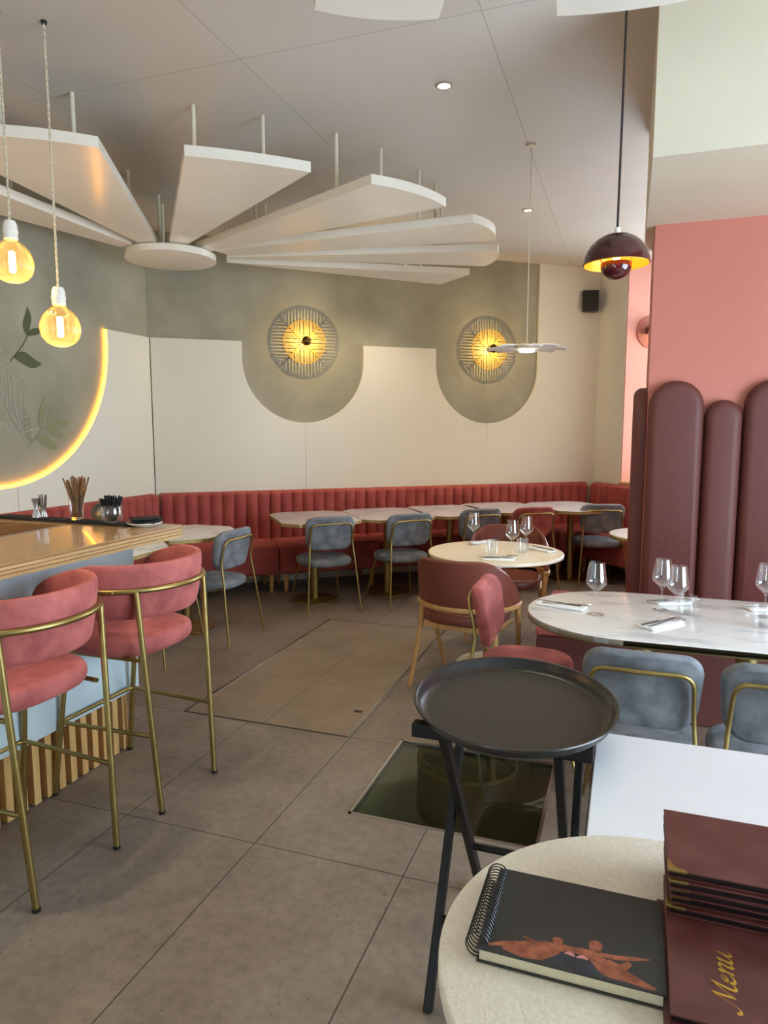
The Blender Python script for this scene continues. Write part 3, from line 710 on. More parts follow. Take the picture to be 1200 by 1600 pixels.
# ------------------------------------------------------------------ wooden armchairs
def arm_chair(label, loc, rz):
    t = thing('leather_armchair', label, 'armchair', loc, rz, 'terracotta leather armchairs at the cream round table')
    MB().slab(sup(.245, .235, 3), .40, .475, .03, dome=.01, n=5).build('seat', 'leather', t)
    # back shell: arc behind, sloping down into the arms
    rows = []; n = 40; th = .03
    prof = []
    for i in range(n + 1):
        a = math.radians(172 + 196 * i / n)                       # 172..368 deg, 270 = straight back
        k = abs(i / n - .5) * 2
        top = .80 - .265 * max(0, (k - .30) / .7) ** 1.9; bot = .525
        prof.append((a, max(top, bot + .012), bot))
    def pt(a, rr, z): return V((rr * 1.02 * math.cos(a), rr * .96 * math.sin(a) + .02 - (z - .52) * .22 * max(0, -math.sin(a)), z))
    R0 = .285
    for a, tp, bt in prof:
        mid = (tp + bt) / 2
        rows.append([pt(a, R0 - th / 2, bt), pt(a, R0 + th / 2, bt), pt(a, R0 + th / 2, mid), pt(a, R0 + th / 2, tp - .012), pt(a, R0 + th * .2, tp), pt(a, R0 - th * .2, tp), pt(a, R0 - th / 2, tp - .012), pt(a, R0 - th / 2, mid)])
    MB().quad_grid(rows, True, True, True).build('back_shell', 'leather', t)
    rail = [pt(math.radians(165 + 210 * i / 40), R0 + .004, .508) for i in range(41)]
    m = MB(); rr_ = []
    for i, p in enumerate(rail):
        d = (rail[min(i + 1, 40)] - rail[max(i - 1, 0)]).normalized(); n_ = V((-d.y, d.x, 0)) * .019
        rr_.append([p + n_ + V((0, 0, -.014)), p + n_ + V((0, 0, .014)), p - n_ + V((0, 0, .014)), p - n_ + V((0, 0, -.014))])
    m.quad_grid(rr_, True, True, True).build('arm_rail', 'wood', t, bevel=.006)
    for sx in (-1, 1):
        a = math.radians(270 + sx * 52); q = pt(a, R0, .5)
        MB().tube([(q.x, q.y, .5), (q.x * 1.0, q.y - .01, .4), (sx * .27, -.235, 0)], .021, 12, r1=.012).build('leg', 'wood', t)
        a = math.radians(270 + sx * 100); q = pt(a, R0, .5)
        MB().tube([(q.x, q.y, .5), (q.x * .98, q.y + .04, .38), (sx * .245, .225, 0)], .019, 12, r1=.012).build('leg', 'wood', t)
        MB().tube([(sx * .235, -.17, .395), (sx * .25, .09, .395)], .014, 8).build('side_rail', 'wood', t)
    MB().box(-.2, .2, -.205, -.185, .37, .405).build('cross_rail', 'wood', t, bevel=.004)
    return t
ac = arm_chair('wooden armchair with terracotta leather back turned to the viewer', (-.865, 3.985, 0), face(.16, .98))
dup(ac, (-.80, 4.98, 0), face(.05, -1), 'wooden leather armchair facing the viewer behind the cream round table')

# ------------------------------------------------------------------ bar stools
def bar_stool(label, loc, rz):
    t = thing('bar_stool', label, 'bar stool', loc, rz, 'rose velvet bar stools at the counter')
    MB().slab(sup(.235, .225, 2.8), .625, .705, .036, dome=.012, n=5, f=lambda x, y, z: V((x, y + .02, z))).build('seat', 'rose', t)
    th = .046; rows = []; R0 = .245
    plan = [(-R0 - .004, .17 - .17 * i / 8, PI) for i in range(8)] + [(R0 * math.cos(a_), R0 * .95 * math.sin(a_), a_) for a_ in (PI + PI * i / 32 for i in range(33))] + [(R0 + .004, .17 * (i + 1) / 8, 2 * PI) for i in range(8)]
    def off(i, k, z):
        x, y, a_ = plan[i]; fl = .030 * (z - .77) / .22 * (1 if 8 <= i <= 40 else .8)
        return V((x + (k + fl) * math.cos(a_), y + (k + fl) * math.sin(a_), z))
    N = len(plan) - 1
    def pt(a_, k, z):                                             # point at plan angle (radians), k outside the shell's centre line
        i = max(0, min(N, round(8 + (a_ - PI) / PI * 32))); return off(i, k, z)
    for i in range(N + 1):
        k = min(i, N - i); e = max(0, 1 - k / 4.5); hh = math.sqrt(max(.02, 1 - e ** 2.2)); zc = .898; up_ = .11 - .07 * max(0, 1 - k / 10) ** 1.2; dn = .112
        tp = zc + up_ * hh; bt = zc - dn * hh
        rows.append([off(i, th / 2 * hh ** .5 * math.copysign(abs(math.cos(q)) ** .55, math.cos(q)), (tp + bt) / 2 + (tp - bt) / 2 * math.copysign(abs(math.sin(q)) ** .5, math.sin(q))) for q in (2 * PI * j / 20 for j in range(20))])
    MB().quad_grid(rows, True, True, True).build('backrest', 'rose', t)
    rail = [off(i, th / 2 + .009, .908) for i in range(5, N - 4)]
    MB().tube(rail, .0115, 12).build('back_rail', 'brass', t)
    for sx in (-1, 1):
        a = math.radians(270 + sx * 46); q = pt(a, th / 2 + .012, .905)
        MB().tube([(q.x, q.y, .905), (sx * .178, -.255, 0)], .0115, 12).build('leg', 'brass', t)
        MB().tube([(sx * .2, .17, .635), (sx * .225, .255, 0)], .0115, 12).build('leg', 'brass', t)
        for x_, y_ in ((sx * .178, -.255), (sx * .225, .255)): MB().lathe([(.0135, 0), (.0135, .012)], 12, c=(x_, y_, 0)).build('foot_cap', 'black', t)
        q2 = pt(math.radians(270 + sx * 62), th / 2 + .019, .908); m = MB(); m.lathe([(.006, -.003), (.006, .003)], 10, c=(q2.x, q2.y, .908)); m.build('bolt', 'brass', t)
    k = .32
    fr = lambda sx, back: V((sx * (.178 + (.2 - .178) * k / .9), -.25 + .03 * k, k)) if back else V((sx * (.225 - .03 * k / .67), .255 - .085 * k / .67, k))
    MB().tube(fillet([fr(-1, True), fr(-1, False), fr(1, False), fr(1, True)], .03), .0085, 10).build('foot_rest', 'brass', t)
    MB().tube(fillet([(-.19, -.19, .625), (-.205, .17, .625), (.205, .17, .625), (.19, -.19, .625)], .03), .009, 8).build('seat_frame', 'brassdark', t)
    return t
bs = bar_stool('rose velvet bar stool at the counter, farther from the left edge', (-1.945, 2.34, 0), face(-1, .03))
dup(bs, (-1.965, 1.735, 0), face(-1, .03), 'rose velvet bar stool at the counter, cut by the left edge')

# ------------------------------------------------------------------ bar counter
bt = thing('bar_counter', 'bar with oak top, pale blue front and slatted oak plinth', 'bar counter', (-2.3, 1.5, 0))
O = V((-2.3, 1.5, 0))
ZT = 1.052
def Lpoly(e):
    r_ = .04; X = -2.06 + e; Yf = 2.885 + e
    return [(X, -1.2), (X, Yf - r_)] + [(X - r_ + r_ * math.cos(a), Yf - r_ + r_ * math.sin(a)) for a in (PI / 8, PI / 4, 3 * PI / 8)] + [(X - r_, Yf), (-3.55, Yf), (-3.55, 2.70), (-2.60, 2.70), (-2.46, -1.2)]
g = lambda x, y, z: V((x, y, z)) - O
lay = [(.0, .012, 'plylight'), (.012, .017, 'plydark'), (.017, .027, 'plylight'), (.027, .032, 'plydark'), (.032, .042, 'plylight'), (.042, .0465, 'plydark')]
zb0 = ZT - .056
for a, b, mt in lay:
    MB().prism(Lpoly(0 if mt == 'plylight' else -.001), zb0 + a, zb0 + b, g).build('ply_layer', mt, bt, smooth=False)
MB().prism(Lpoly(0), zb0 + .0465, ZT, g).build('counter_top', 'counter', bt, smooth=False, bevel=.0015)
MB().prism([(-2.605, 2.695), (-2.465, -1.2), (-2.475, -1.2), (-2.615, 2.695)], ZT - .004, ZT + .0015, g).build('edge_strip', 'steel', bt, smooth=False)
MB().box(-3.55, -2.602, 2.690, 2.6995, .84, ZT - .01, g).build('return_fascia', 'plydark', bt, smooth=False)
MB().box(-2.5, -2.18, -1.2, 2.64, .285, zb0, g).build('front_panel', 'barwall', bt, smooth=False, bevel=.004)
MB().box(-3.5, -2.5, 2.72, 2.86, 0, zb0, g).build('return_panel', 'plydark', bt, smooth=False)
MB().box(-3.5, -2.5, -1.2, 2.72, .80, .84, g).build('inner_worktop', 'interior', bt, smooth=False)
MB().box(-2.5, -2.245, -1.2, 2.60, 0, .285, g).build('plinth_backing', 'slatback', bt, smooth=False)
pt_ = .066; nsl = 0; y_ = 2.585
while y_ > -.6:
    MB().box(-2.245, -2.21, y_ - .034, y_, .004, .285, g).build('plinth_slat', 'slat', bt, smooth=False, bevel=.002); y_ -= pt_

mt = thing('bar_mat', 'long black rubber mat lying on the far end of the bar', 'bar mat', (-2.74, 2.79, ZT + .001), math.radians(-3))
MB().box(-.46, .46, -.05, .05, 0, .006).build('mat_base', 'rubber', mt, bevel=.002)
m = MB()
for k in range(60):
    x_ = -.44 + .88 * k / 59; m.box(x_ - .004, x_ + .004, -.044, .044, .006, .011)
m.build('ribs', 'rubber', mt, smooth=False)
ZM = ZT + .012
def jig(label, x, y, h, r1, r2, kind):
    prof = [(r1, 0), (r1 * .98, h * .05), (r1 * .5, h * .42), (r2 * .5, h * .46), (r2, h), (r2 - .002, h), (r2 * .45, h * .5)] if kind else [(r1, 0), (r1 * .62, h * .3), (r2 * .8, h * .45), (r2, h), (r2 - .002, h), (r2 * .7, h * .5)]
    t = thing('jigger', label, 'jigger', (x, y, ZM)); MB().lathe(prof, 28).build('cups', 'steel', t)
jig('steel waisted jigger on the bar mat, the shorter one in front', -2.925, 2.802, .098, .024, .022, True)
jig('tall steel jigger on the bar mat, behind the waisted one', -2.905, 2.828, .118, .02, .0215, False)
# glass of brown straws
gx, gy = -2.655, 2.798
t = thing('straw_glass', 'tall clear glass holding brown straws on the bar', 'glass', (gx, gy, ZM))
MB().lathe([(.028, 0), (.031, .004), (.042, .155), (.0395, .155), (.029, .012), (.004, .010)], 32).build('glass_body', 'glass', t)
MB().lathe([(.027, 0.001), (.029, .009), (.004, .009)], 24).build('thick_foot', 'cut', t)
for k in range(34):
    a = k * 2.4; r0 = .018 * ((k % 7) / 7); sp_ = .016 + .046 * ((k * 5) % 11) / 11
    d = V((math.cos(a) * sp_ * 1.0 / .15, math.sin(a) * sp_ * 1.0 / .15, 1)).normalized(); L_ = .19 + .03 * ((k * 3) % 5) / 5
    b0 = V((gx - math.cos(a) * .010 + .014 * math.sin(k * 1.7), gy - math.sin(a) * .010 + .014 * math.cos(k * 2.3), ZM + .012))
    tag(MB().tube([b0, b0 + d * L_], .0040, 7).build('drinking_straw', 'straw'), 'thin brown straw standing in the tall clear glass on the bar', 'straw', 'brown straws in the tall glass')
# jar of short black straws
jx, jy = -2.405, 2.765
t = thing('straw_jar', 'squat round glass jar packed with short black straws on the bar', 'jar', (jx, jy, ZM))
MB().lathe([(.03, 0), (.045, .012), (.052, .04), (.047, .072), (.043, .082), (.046, .088), (.043, .088), (.04, .08), (.049, .04), (.004, .006)], 36, rib=.012, nrib=18).build('glass_body', 'cut', t)
for k in range(46):
    a = k * 2.39996; rr = .04 * math.sqrt((k + .5) / 46)
    b0 = V((jx + rr * .5 * math.cos(a), jy + rr * .5 * math.sin(a), ZM + .01)); e0 = V((jx + rr * 1.45 * math.cos(a), jy + rr * 1.45 * math.sin(a), ZM + .125 + .02 * ((k * 7) % 5) / 5 - rr * .3))
    tag(MB().tube([b0, e0], .0034, 7).build('cocktail_straw', 'blacknap'), 'short black straw packed in the squat glass jar on the bar', 'straw', 'black straws in the squat jar')
# brass strainer / dish behind
t = thing('brass_dish', 'round brass dish leaning behind the straw jar', 'dish', (-2.535, 2.848, ZT + .002)); 
m = MB(); m.lathe([(.004, 0), (.038, .002), (.052, .014), (.054, .014), (.039, -.001), (.004, -.003)], 36); q = m.build('bowl', 'steeldark', t); q.rotation_euler = (math.radians(52), 0, math.radians(20)); q.location = (0, 0, .045)
# plate with black napkins
t = thing('small_plate', 'small white plate holding black napkins on the bar corner', 'plate', (-2.215, 2.772, ZT + .001))
MB().lathe([(.05, 0), (.055, .004), (.082, .016), (.085, .017), (.084, .02), (.056, .009), (.004, .008)], 44).build('dish', 'porcelain', t)
for k in range(3):
    m = MB(); rows = []
    for i in range(9):
        rows.append([V((-.066 + .132 * i / 8, -.062 + .124 * j / 8, .0035 * math.sin(i * 1.3 + k) * math.cos(j * 1.1 + k) + .004)) for j in range(9)])
    m.quad_grid(rows); q = m.build('paper_napkin', 'blacknap', None, loc=(-2.218 + .004 * k, 2.775, ZT + .016 + .0112 * k)); q.rotation_euler = (0, 0, .35 + .25 * k)
    sm = q.modifiers.new('Solidify', 'SOLIDIFY'); sm.thickness = .004
    tag(q, ['lowest black paper napkin on the white plate at the bar corner', 'middle black paper napkin on the white plate at the bar corner', 'topmost black paper napkin on the white plate at the bar corner'][k], 'napkin', 'black napkins on the plate')
t = thing('red_tin', 'red tin standing inside the bar at the left edge', 'tin', (-2.93, 2.45, .84)); MB().box(-.05, .05, -.04, .04, 0, .17).build('tin_body', 'red', t, bevel=.004); MB().box(-.052, .052, -.042, .042, .165, .18).build('lid', 'black', t, bevel=.003)
t = thing('black_box', 'black card box inside the bar at the left edge', 'box', (-2.62, 2.10, .84)); MB().box(-.07, .07, -.05, .05, 0, .14).build('box_body', 'black', t, bevel=.004); MB().box(-.073, .073, -.053, .053, .13, .15).build('lid', 'blackwood', t, bevel=.003)

# ------------------------------------------------------------------ tray on stand
TC = V((-.256, 1.765)); TA = math.radians(9)
st = thing('tray_stand', 'black folding tray stand under the big oval tray', 'tray stand', (-.26, 1.82, 0))
so = V((-.26, 1.82, 0)); g2 = lambda x, y, z: V((x, y, z)) - so
MB().box(-.485, -.045, 1.588, 1.622, .752, .788, g2).build('top_rail', 'blackwood', st, smooth=False, bevel=.004)
MB().box(-.485, -.045, 2.015, 2.049, .752, .788, g2).build('top_rail', 'blackwood', st, smooth=False, bevel=.004)
def bar(a, b, w, h):
    a, b = V(a) - so, V(b) - so; d = (b - a).normalized(); sx = V((1, 0, 0)); n = d.cross(sx).normalized(); m = MB()
    m.quad_grid([[p + sx * w * i + n * h * j for i, j in ((-.5, -.5), (.5, -.5), (.5, .5), (-.5, .5))] for p in (a, b)], True, True, True)
    return m.build('leg', 'blackwood', st, smooth=False, bevel=.003)
for x1_, x2_ in ((-.405, -.437), (-.125, -.093)):
    bar((x1_, 1.605, .76), (x1_, 2.13, 0), .022, .034); bar((x2_, 2.032, .76), (x2_, 1.592, 0), .022, .034)
MB().tube([g2(-.405, 1.95, .26), g2(-.125, 1.95, .26)], .011, 10).build('stretcher', 'blackwood', st)
MB().tube([g2(-.437, 1.70, .19), g2(-.093, 1.70, .19)], .011, 10).build('stretcher', 'blackwood', st)
for x_ in (-.37, -.16): MB().box(x_ - .018, x_ + .018, 1.60, 2.03, .7855, .788, g2).build('strap', 'black', st, smooth=False)
tr_ = thing('serving_tray', 'large black oval serving tray resting on the folding stand', 'tray', (TC.x, TC.y, .789), TA)
A_, B_ = .262, .318
prof = [(.86, 0), (.90, .002), (.93, .010), (.945, .013), (.965, .027), (.985, .031), (1.0, .031), (1.004, .028), (.99, .024), (.972, .020), (.955, .008), (.93, .004), (.90, -.002), (.86, -.003)]
rows = [[V((A_ * (1 - (1 - k)) * math.cos(q), B_ * (1 - (1 - k) * A_ / B_) * math.sin(q), z + .004)) for q in (2 * PI * i / 96 for i in range(96))] for k, z in prof]
MB().quad_grid(rows, True).build('rim', 'black', tr_)
MB().prism([(A_ * .862 * math.cos(q), B_ * (1 - .138 * A_ / B_) * math.sin(q)) for q in (2 * PI * i / 96 for i in range(96))], .0005, .0042).build('base', 'tray', tr_)

# ------------------------------------------------------------------ notebook and menus
nb = thing('sketchbook', 'black spiral-bound book with a painted cover on the cream table', 'book', (-.048, .982, FZ), math.radians(-.5))
nw, nd = .250, .190; hw, hd = nw / 2, nd / 2
MB().box(-hw, hw, -hd, hd, .0005, .0035).build('back_cover', 'notebook', nb, smooth=False, bevel=.001)
MB().box(-hw + .004, hw - .004, -hd + .003, hd - .003, .0035, .0195).build('pages', 'pages', nb, smooth=False)
cv = MB().box(-hw, hw, -hd, hd, .0195, .0228).build('front_cover', 'notebook', nb, smooth=False, bevel=.001)
m = MB()
for k in range(23):
    y_ = -hd + .012 + (nd - .024) * k / 22
    m.tube([(-hw - .001 + .0165 * math.cos(q), y_ + .0024 * math.sin(q), .0178 + .0168 * math.sin(q)) for q in (2 * PI * i / 18 for i in range(18))], .0011, 6, closed=True)
m.build('spiral_binding', 'black', nb)
# generic painted picture: two reclining terracotta shapes on a dark ground, with a slate drape
def blob(pts, ws, mt, z):
    q = catmull([(a * nw - hw, b * nd - hd) for a, b in pts], 8); n = len(q); rows = []
    for i, p in enumerate(q):
        d = (q[min(i + 1, n - 1)] - q[max(i - 1, 0)]).normalized(); k = i / (n - 1) * (len(ws) - 1); j = min(int(k), len(ws) - 2); w = (ws[j] * (1 - k + j) + ws[j + 1] * (k - j)) * nd
        nn = V((-d.y, d.x, 0)) * w / 2; rows.append([V((p.x + nn.x, p.y + nn.y, z)), V((p.x - nn.x, p.y - nn.y, z))])
    return rows
pic = MB(); pm = {}
def addblob(key, pts, ws, z):
    pm.setdefault(key, MB()).quad_grid(blob(pts, ws, key, z))
addblob('blueprint', [(.34, .10), (.45, .13), (.58, .07), (.66, .05)], [.02, .16, .16, .03], .02286)
addblob('flesh', [(.06, .06), (.16, .11), (.26, .12), (.37, .18), (.47, .20)], [.02, .06, .13, .11, .05], .02292)
addblob('flesh', [(.14, .06), (.24, .06), (.34, .09), (.44, .17)], [.02, .09, .12, .06], .02296)
addblob('flesh', [(.24, .23), (.31, .20), (.40, .21)], [.02, .035, .03], .02300)
addblob('flesh', [(.44, .22), (.52, .21), (.58, .23)], [.05, .07, .06], .02304)
addblob('flesh', [(.405, .25), (.43, .26), (.455, .25)], [.07, .10, .06], .02308)
addblob('flesh', [(.56, .22), (.63, .20), (.71, .10), (.80, .08), (.90, .04), (.95, .03)], [.06, .11, .13, .10, .05, .02], .02296)
addblob('flesh', [(.66, .24), (.74, .24), (.84, .27), (.92, .30)], [.03, .05, .04, .015], .02304)
addblob('flesh', [(.70, .19), (.77, .15), (.82, .22)], [.04, .07, .04], .02300)
addblob('flesh', [(.60, .31), (.635, .31), (.67, .30)], [.08, .12, .07], .02308)
addblob('pinkprint', [(.475, .155), (.50, .17), (.53, .15)], [.01, .04, .015], .02312)
addblob('pinkprint', [(.54, .145), (.57, .165), (.60, .15)], [.01, .04, .015], .02312)
for k, mm in pm.items(): mm.build('painted_figures' if k == 'flesh' else 'painted_drape' if k == 'blueprint' else 'painted_petals', k, cv, smooth=False)

def menu(name, label, x, y, z, rz, corner=True, text=False, w=.30, d=.215):
    t = thing(name, label, 'menu', (x, y, z), rz, 'maroon menus piled on the cream table')
    MB().box(0, w, 0, d, 0, .0028).build('back_cover', 'menu', t, smooth=False, bevel=.001)
    MB().box(.004, w - .006, .004, d - .004, .0028, .0105).build('pages', 'black', t, smooth=False)
    fc = MB().box(0, w, 0, d, .0105, .0135).build('front_cover', 'menu', t, smooth=False, bevel=.001)
    if corner:
        m = MB()
        m.slab([(-.0008, -.0008), (.026, -.0008), (.024, .004), (.012, .007), (.007, .012), (.004, .022), (-.0008, .024)], .0098, .0146, .0008); m.build('metal_corner', 'brass', t)
    return t, fc
hz = FZ + .0005; dz = .0137
menu('menu_folder', 'maroon menu at the bottom of the pile, jutting out towards the viewer', .072, .805, hz, 0, False, w=.215, d=.29)
t, fc = menu('menu_folder', 'maroon menu with gold script lettering on its cover', .078, .852, hz + dz, math.radians(-1), False, w=.215, d=.29)
# "Menu" in gold calligraphy: reads away from the viewer, letter tops to the left
ST = [[(-.22, .12), (-.14, -.04), (.0, .0), (.14, .35), (.30, .95), (.34, 1.02)], [(.34, 1.02), (.36, .6), (.42, .12)], [(.42, .12), (.62, .6), (.84, 1.02)], [(.84, 1.02), (.76, .5), (.74, .12), (.84, .0), (.98, .10)],
      [(1.02, .26), (1.2, .34), (1.30, .48), (1.22, .58), (1.08, .45), (1.03, .22), (1.1, .03), (1.24, .02), (1.38, .16)],
      [(1.38, .46), (1.50, .58), (1.46, .0)], [(1.47, .18), (1.6, .48), (1.74, .58), (1.80, .48), (1.74, .14), (1.80, .0), (1.92, .10)],
      [(1.92, .48), (2.04, .58), (1.98, .16), (2.06, .0), (2.2, .14), (2.34, .56)], [(2.36, .58), (2.30, .14), (2.38, .0), (2.52, .14)]]
m = MB(); sc_ = .040
for s_ in ST:
    q = catmull(s_, 8); nib = V((.048, .062, 0)); rows = []
    for i, p in enumerate(q):
        d = (q[min(i + 1, len(q) - 1)] - q[max(i - 1, 0)]).normalized()
        th_ = V((-d.y, d.x, 0)) * .026
        rows.append([p + nib * .5 * (1) + th_, p - nib * .5 - th_])
    rows = [[V((.082 - (b.y) * .029, .036 + (b.x + b.y * .15) * sc_, .01385)) for b in r_] for r_ in rows]
    m.quad_grid(rows)
m.build('lettering', 'gold', fc, smooth=False)
lb = ['lowest menu of the stacked maroon menus, just above the lettered one', 'second menu up in the stack of maroon menus', 'third menu up in the stack of maroon menus', 'fourth menu up in the stack, right under the top one', 'topmost maroon menu of the stack with a scuffed cover']
for i in range(5):
    menu('menu_folder', lb[i], .083 + .002 * ((i * 3) % 4), 1.047 + .003 * ((i * 2) % 3) - .004, hz + dz * (2 + i), math.radians((-1.2, .5, -.6, .3, -.4)[i]), True, w=.27, d=.175)

# ------------------------------------------------------------------ place settings
def wine_glass_proto():
    t = thing('wine_glass', '', 'wine glass', (0, 0, 0), 0, 'wine glasses')
    # foot, stem and tulip bowl
    out = [(.036, 0), (.0365, .0015), (.02, .004), (.006, .010), (.0042, .03), (.004, .085), (.006, .094), (.014, .104), (.030, .118), (.042, .132), (.0425, .142), (.040, .165), (.035, .200), (.0315, .222)]
    inn = [(.0303, .222), (.0338, .200), (.0388, .165), (.041, .142), (.040, .133), (.028, .121), (.012, .108), (.002, .104)]
    MB().lathe(out[:6], 36).build('foot', 'glass', t)
    MB().lathe(out[5:] + inn, 40).build('bowl', 'glass', t)
    return t
TZ = .7505
wg = wine_glass_proto(); first = True
for x, y, lb_, gp in [(-.949, 4.526, 'wine glass at the left of the cream round table', 'wine glasses on the cream round table'), (-.645, 4.222, 'nearest wine glass on the cream round table, before a tumbler', 'wine glasses on the cream round table'), (-.589, 4.442, 'rightmost wine glass on the cream round table', 'wine glasses on the cream round table'),
                      (-.099, 2.966, 'wine glass at the left end of the oval marble table, by the napkin', 'wine glasses on the oval table'), (.166, 3.136, 'farther wine glass of the pair in the middle of the oval table', 'wine glasses on the oval table'), (.218, 3.0, 'nearer wine glass of the pair on the oval table, beside a tumbler', 'wine glasses on the oval table'), (.566, 3.16, 'wine glass at the right edge of the oval table', 'wine glasses on the oval table')]:
    o = wg if first else dup(wg); first = False
    o.location = (x, y, TZ); o['label'] = lb_; o['group'] = gp
def tumbler(label, x, y, mt, rib):
    t = thing('tumbler', label, 'tumbler', (x, y, TZ), 0, 'water tumblers')
    if rib:
        m = MB(); rows = []
        for i in range(15):
            z = .088 * i / 14; rr = .033 + .004 * i / 14
            rows.append([V(((rr + (.0016 if (j + i) % 2 else -.0008) * (1 if 1 < i < 12 else 0)) * math.cos(2 * PI * j / 32), (rr + (.0016 if (j + i) % 2 else -.0008) * (1 if 1 < i < 12 else 0)) * math.sin(2 * PI * j / 32), z)) for j in range(32)])
        for r_, z in ((.0345, .088), (.031, .014), (.003, .012)): rows.append([V((r_ * math.cos(2 * PI * j / 32), r_ * math.sin(2 * PI * j / 32), z)) for j in range(32)])
        m.quad_grid(rows, True, True, True); o = m.build('glass_body', mt, t)
    else:
        MB().lathe([(.030, 0), (.034, .003), (.037, .086), (.0352, .086), (.032, .012), (.003, .010)], 36).build('glass_body', mt, t)
tumbler('cut crystal tumbler in the middle of the cream round table', -.773, 4.23, 'cut', True)
tumbler('cut tumbler behind the nearest wine glass on the cream round table', -.60, 4.355, 'cut', True)
tumbler('plain clear tumbler beside the pair of wine glasses on the oval table', .262, 3.075, 'glass', False)
tumbler('plain clear tumbler at the right edge of the oval table', .528, 2.985, 'glass', False)

def napkin(label, x, y, rz, w=.20, d=.075):
    m = MB(); m.slab(rrect(w, d, .008, 3), 0, .012, .005); o = m.build('cloth_napkin', 'napkin', None, loc=(x, y, TZ)); o.rotation_euler = (0, 0, rz)
    return tag(o, label, 'napkin', 'folded white napkins')
def fork(label, x, y, rz, z):
    t = thing('fork', label, 'fork', (x, y, z), rz, 'forks')
    m = MB(); m.quad_grid([[V((w_, u, h + .0014)), V((-w_, u, h + .0014)), V((-w_, u, h)), V((w_, u, h))] for u, w_, h in ((-.10, .0045, .002), (-.06, .0045, .001), (0, .003, .003), (.04, .003, .006), (.055, .009, .005), (.07, .0105, .002))], True, True, True); m.build('handle', 'steel', t)
    for k in range(4):
        x_ = -.009 + .006 * k; MB().tube([(x_, .068, .003), (x_, .085, .003), (x_ * .9, .105, .007)], .0014, 6).build('tine', 'steel', t)
def knife(label, x, y, rz, z):
    t = thing('table_knife', label, 'knife', (x, y, z), rz, 'table knives')
    m = MB(); m.slab([(.004, -.10), (.0055, -.02), (.005, 0), (-.005, 0), (-.0055, -.02), (-.004, -.10)], 0, .005, .0015); m.build('handle', 'steeldark', t)
    m = MB(); m.slab([(-.004, 0), (.006, 0), (.008, .05), (.006, .09), (-.003, .105)], .001, .003, .0005); m.build('blade', 'steel', t)
NZ_ = TZ + .0125
napkin('folded white napkin at the left end of the oval marble table', -.245, 3.045, math.radians(-15), .215, .07)
knife('knife on the napkin at the left end of the oval table', -.258, 3.06, math.radians(72), NZ_); fork('fork on the napkin at the left end of the oval table', -.225, 3.045, math.radians(-88), NZ_)
napkin('folded white napkin on the oval table in front of the near grey chair', .155, 2.875, math.radians(52), .20, .075)
knife('knife on the napkin in front of the near grey chair', .147, 2.887, math.radians(-40), NZ_); fork('fork on the napkin in front of the near grey chair', .166, 2.876, math.radians(-36), NZ_)
napkin('white napkin behind the pair of wine glasses on the oval table', .215, 3.27, math.radians(25), .16, .07)
knife('dark cutlery knife behind the pair of wine glasses on the oval table', .20, 3.275, math.radians(-60), NZ_); fork('fork behind the pair of wine glasses on the oval table', .235, 3.268, math.radians(-62), NZ_)
napkin('white napkin under the wine glass at the right edge of the oval table', .60, 3.29, math.radians(20), .18, .07)
fork('fork on the napkin at the right edge of the oval table', .60, 3.29, math.radians(-70), NZ_)
napkin('white napkin at the near rim of the cream round table', -.70, 4.06, math.radians(8), .19, .075)
fork('fork on the napkin at the near rim of the cream round table', -.725, 4.072, math.radians(-70), NZ_); knife('knife on the napkin at the near rim of the cream round table', -.69, 4.055, math.radians(-76), NZ_)
napkin('cream napkin at the right rim of the cream round table', -.49, 4.47, math.radians(-38), .19, .07)
knife('knife on the napkin at the right rim of the cream round table', -.495, 4.485, math.radians(50), NZ_); fork('fork on the napkin at the right rim of the cream round table', -.478, 4.468, math.radians(50), NZ_)
napkin('white napkin at the far left of the cream round table', -.92, 4.63, math.radians(40), .17, .07)
fork('fork on the napkin at the far left of the cream round table', -.92, 4.63, math.radians(-45), NZ_)

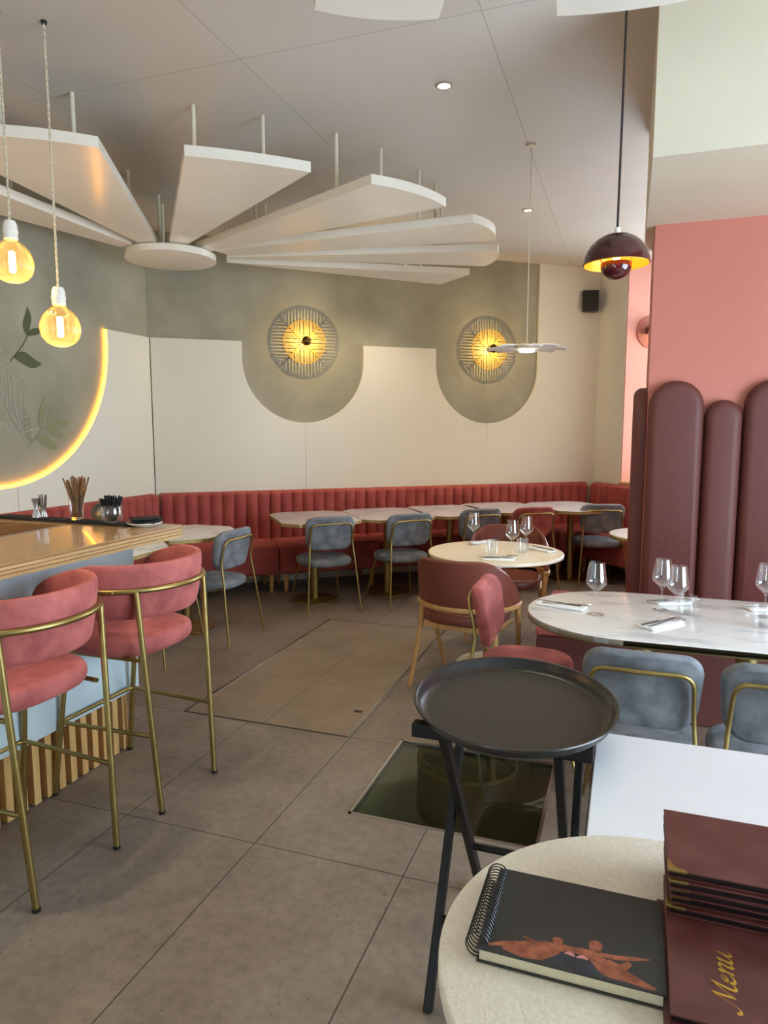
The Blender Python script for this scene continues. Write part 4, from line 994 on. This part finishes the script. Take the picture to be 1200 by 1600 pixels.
# ------------------------------------------------------------------ light
w = bpy.data.worlds.new('world'); S.world = w; w.use_nodes = True
bg = w.node_tree.nodes['Background']; bg.inputs[0].default_value = (.68, .84, 1.0, 1); bg.inputs[1].default_value = 16.0
def light(name, kind, loc, energy, col, **k):
    l = bpy.data.lights.new(name, kind); l.energy = energy; l.color = col
    for a, b in k.items(): setattr(l, a, b)
    o = bpy.data.objects.new(name, l); C.objects.link(o); o.location = loc; return o
for f, holes, rot in ((wr, wallR, (0, PI / 2, 0)), (wf, wallF, (-PI / 2, 0, 0))):
    for a, b, z0, z1 in holes:
        p = f((a + b) / 2, .19, (z0 + z1) / 2)
        o = light('window_portal', 'AREA', p, 1, (1, 1, 1), shape='RECTANGLE')
        if f is wr: o.data.size, o.data.size_y = z1 - z0, b - a; o.rotation_euler = (0, PI / 2, 0)
        else: o.data.size, o.data.size_y = b - a, z1 - z0; o.rotation_euler = (PI / 2, 0, 0); o.rotation_euler = (-PI / 2, 0, PI)
        o.data.cycles.is_portal = True
p = RW(1.965, -.6, 2.1); o = light('window_portal', 'AREA', p, 1, (1, 1, 1), shape='RECTANGLE'); o.data.size, o.data.size_y = 2.8, 2.2
o.rotation_euler = (PI / 2, 0, math.atan2(-wd.y, -wd.x) + PI / 2 + 0); o.data.cycles.is_portal = True
warm = (1, .62, .25)
for o in sc: light('sconce_light', 'POINT', o + wm * .145, 8, (1, .76, .36), shadow_soft_size=.004)
for x, y, z in ((-2.658, 2.494, 2.272), (-2.527, 2.622, 1.997)): light('globe_light', 'POINT', (x, y, z - .055), 4, (1, .68, .32), shadow_soft_size=.015)
for x, y in ((-.987, 3.772), (-.851, 6.025), (-2.3, 1.2), (-2.9, 1.0), (-2.2, 6.2)):  # two seen spotlights, then three added as warm fill with no fitting
    o = light('spot_and_fill_light', 'SPOT', (x, y, ZC - .012), 60, (1, .82, .58), spot_size=math.radians(95), spot_blend=.7, shadow_soft_size=.03)
light('pendant_light', 'POINT', (PX, PY, PZ + .074), 1.0, (1, .6, .22), shadow_soft_size=.012)

# ------------------------------------------------------------------ render settings
S.view_settings.view_transform = 'Standard'; S.view_settings.look = 'None'; S.view_settings.exposure = .16; S.view_settings.gamma = 1
S.view_settings.use_curve_mapping = False
cy = S.cycles; cy.max_bounces = 10; cy.diffuse_bounces = 5; cy.glossy_bounces = 4; cy.transparent_max_bounces = 24; cy.transmission_bounces = 6
cy.use_denoising = True; cy.sample_clamp_indirect = 6; cy.caustics_reflective = False; cy.caustics_refractive = False
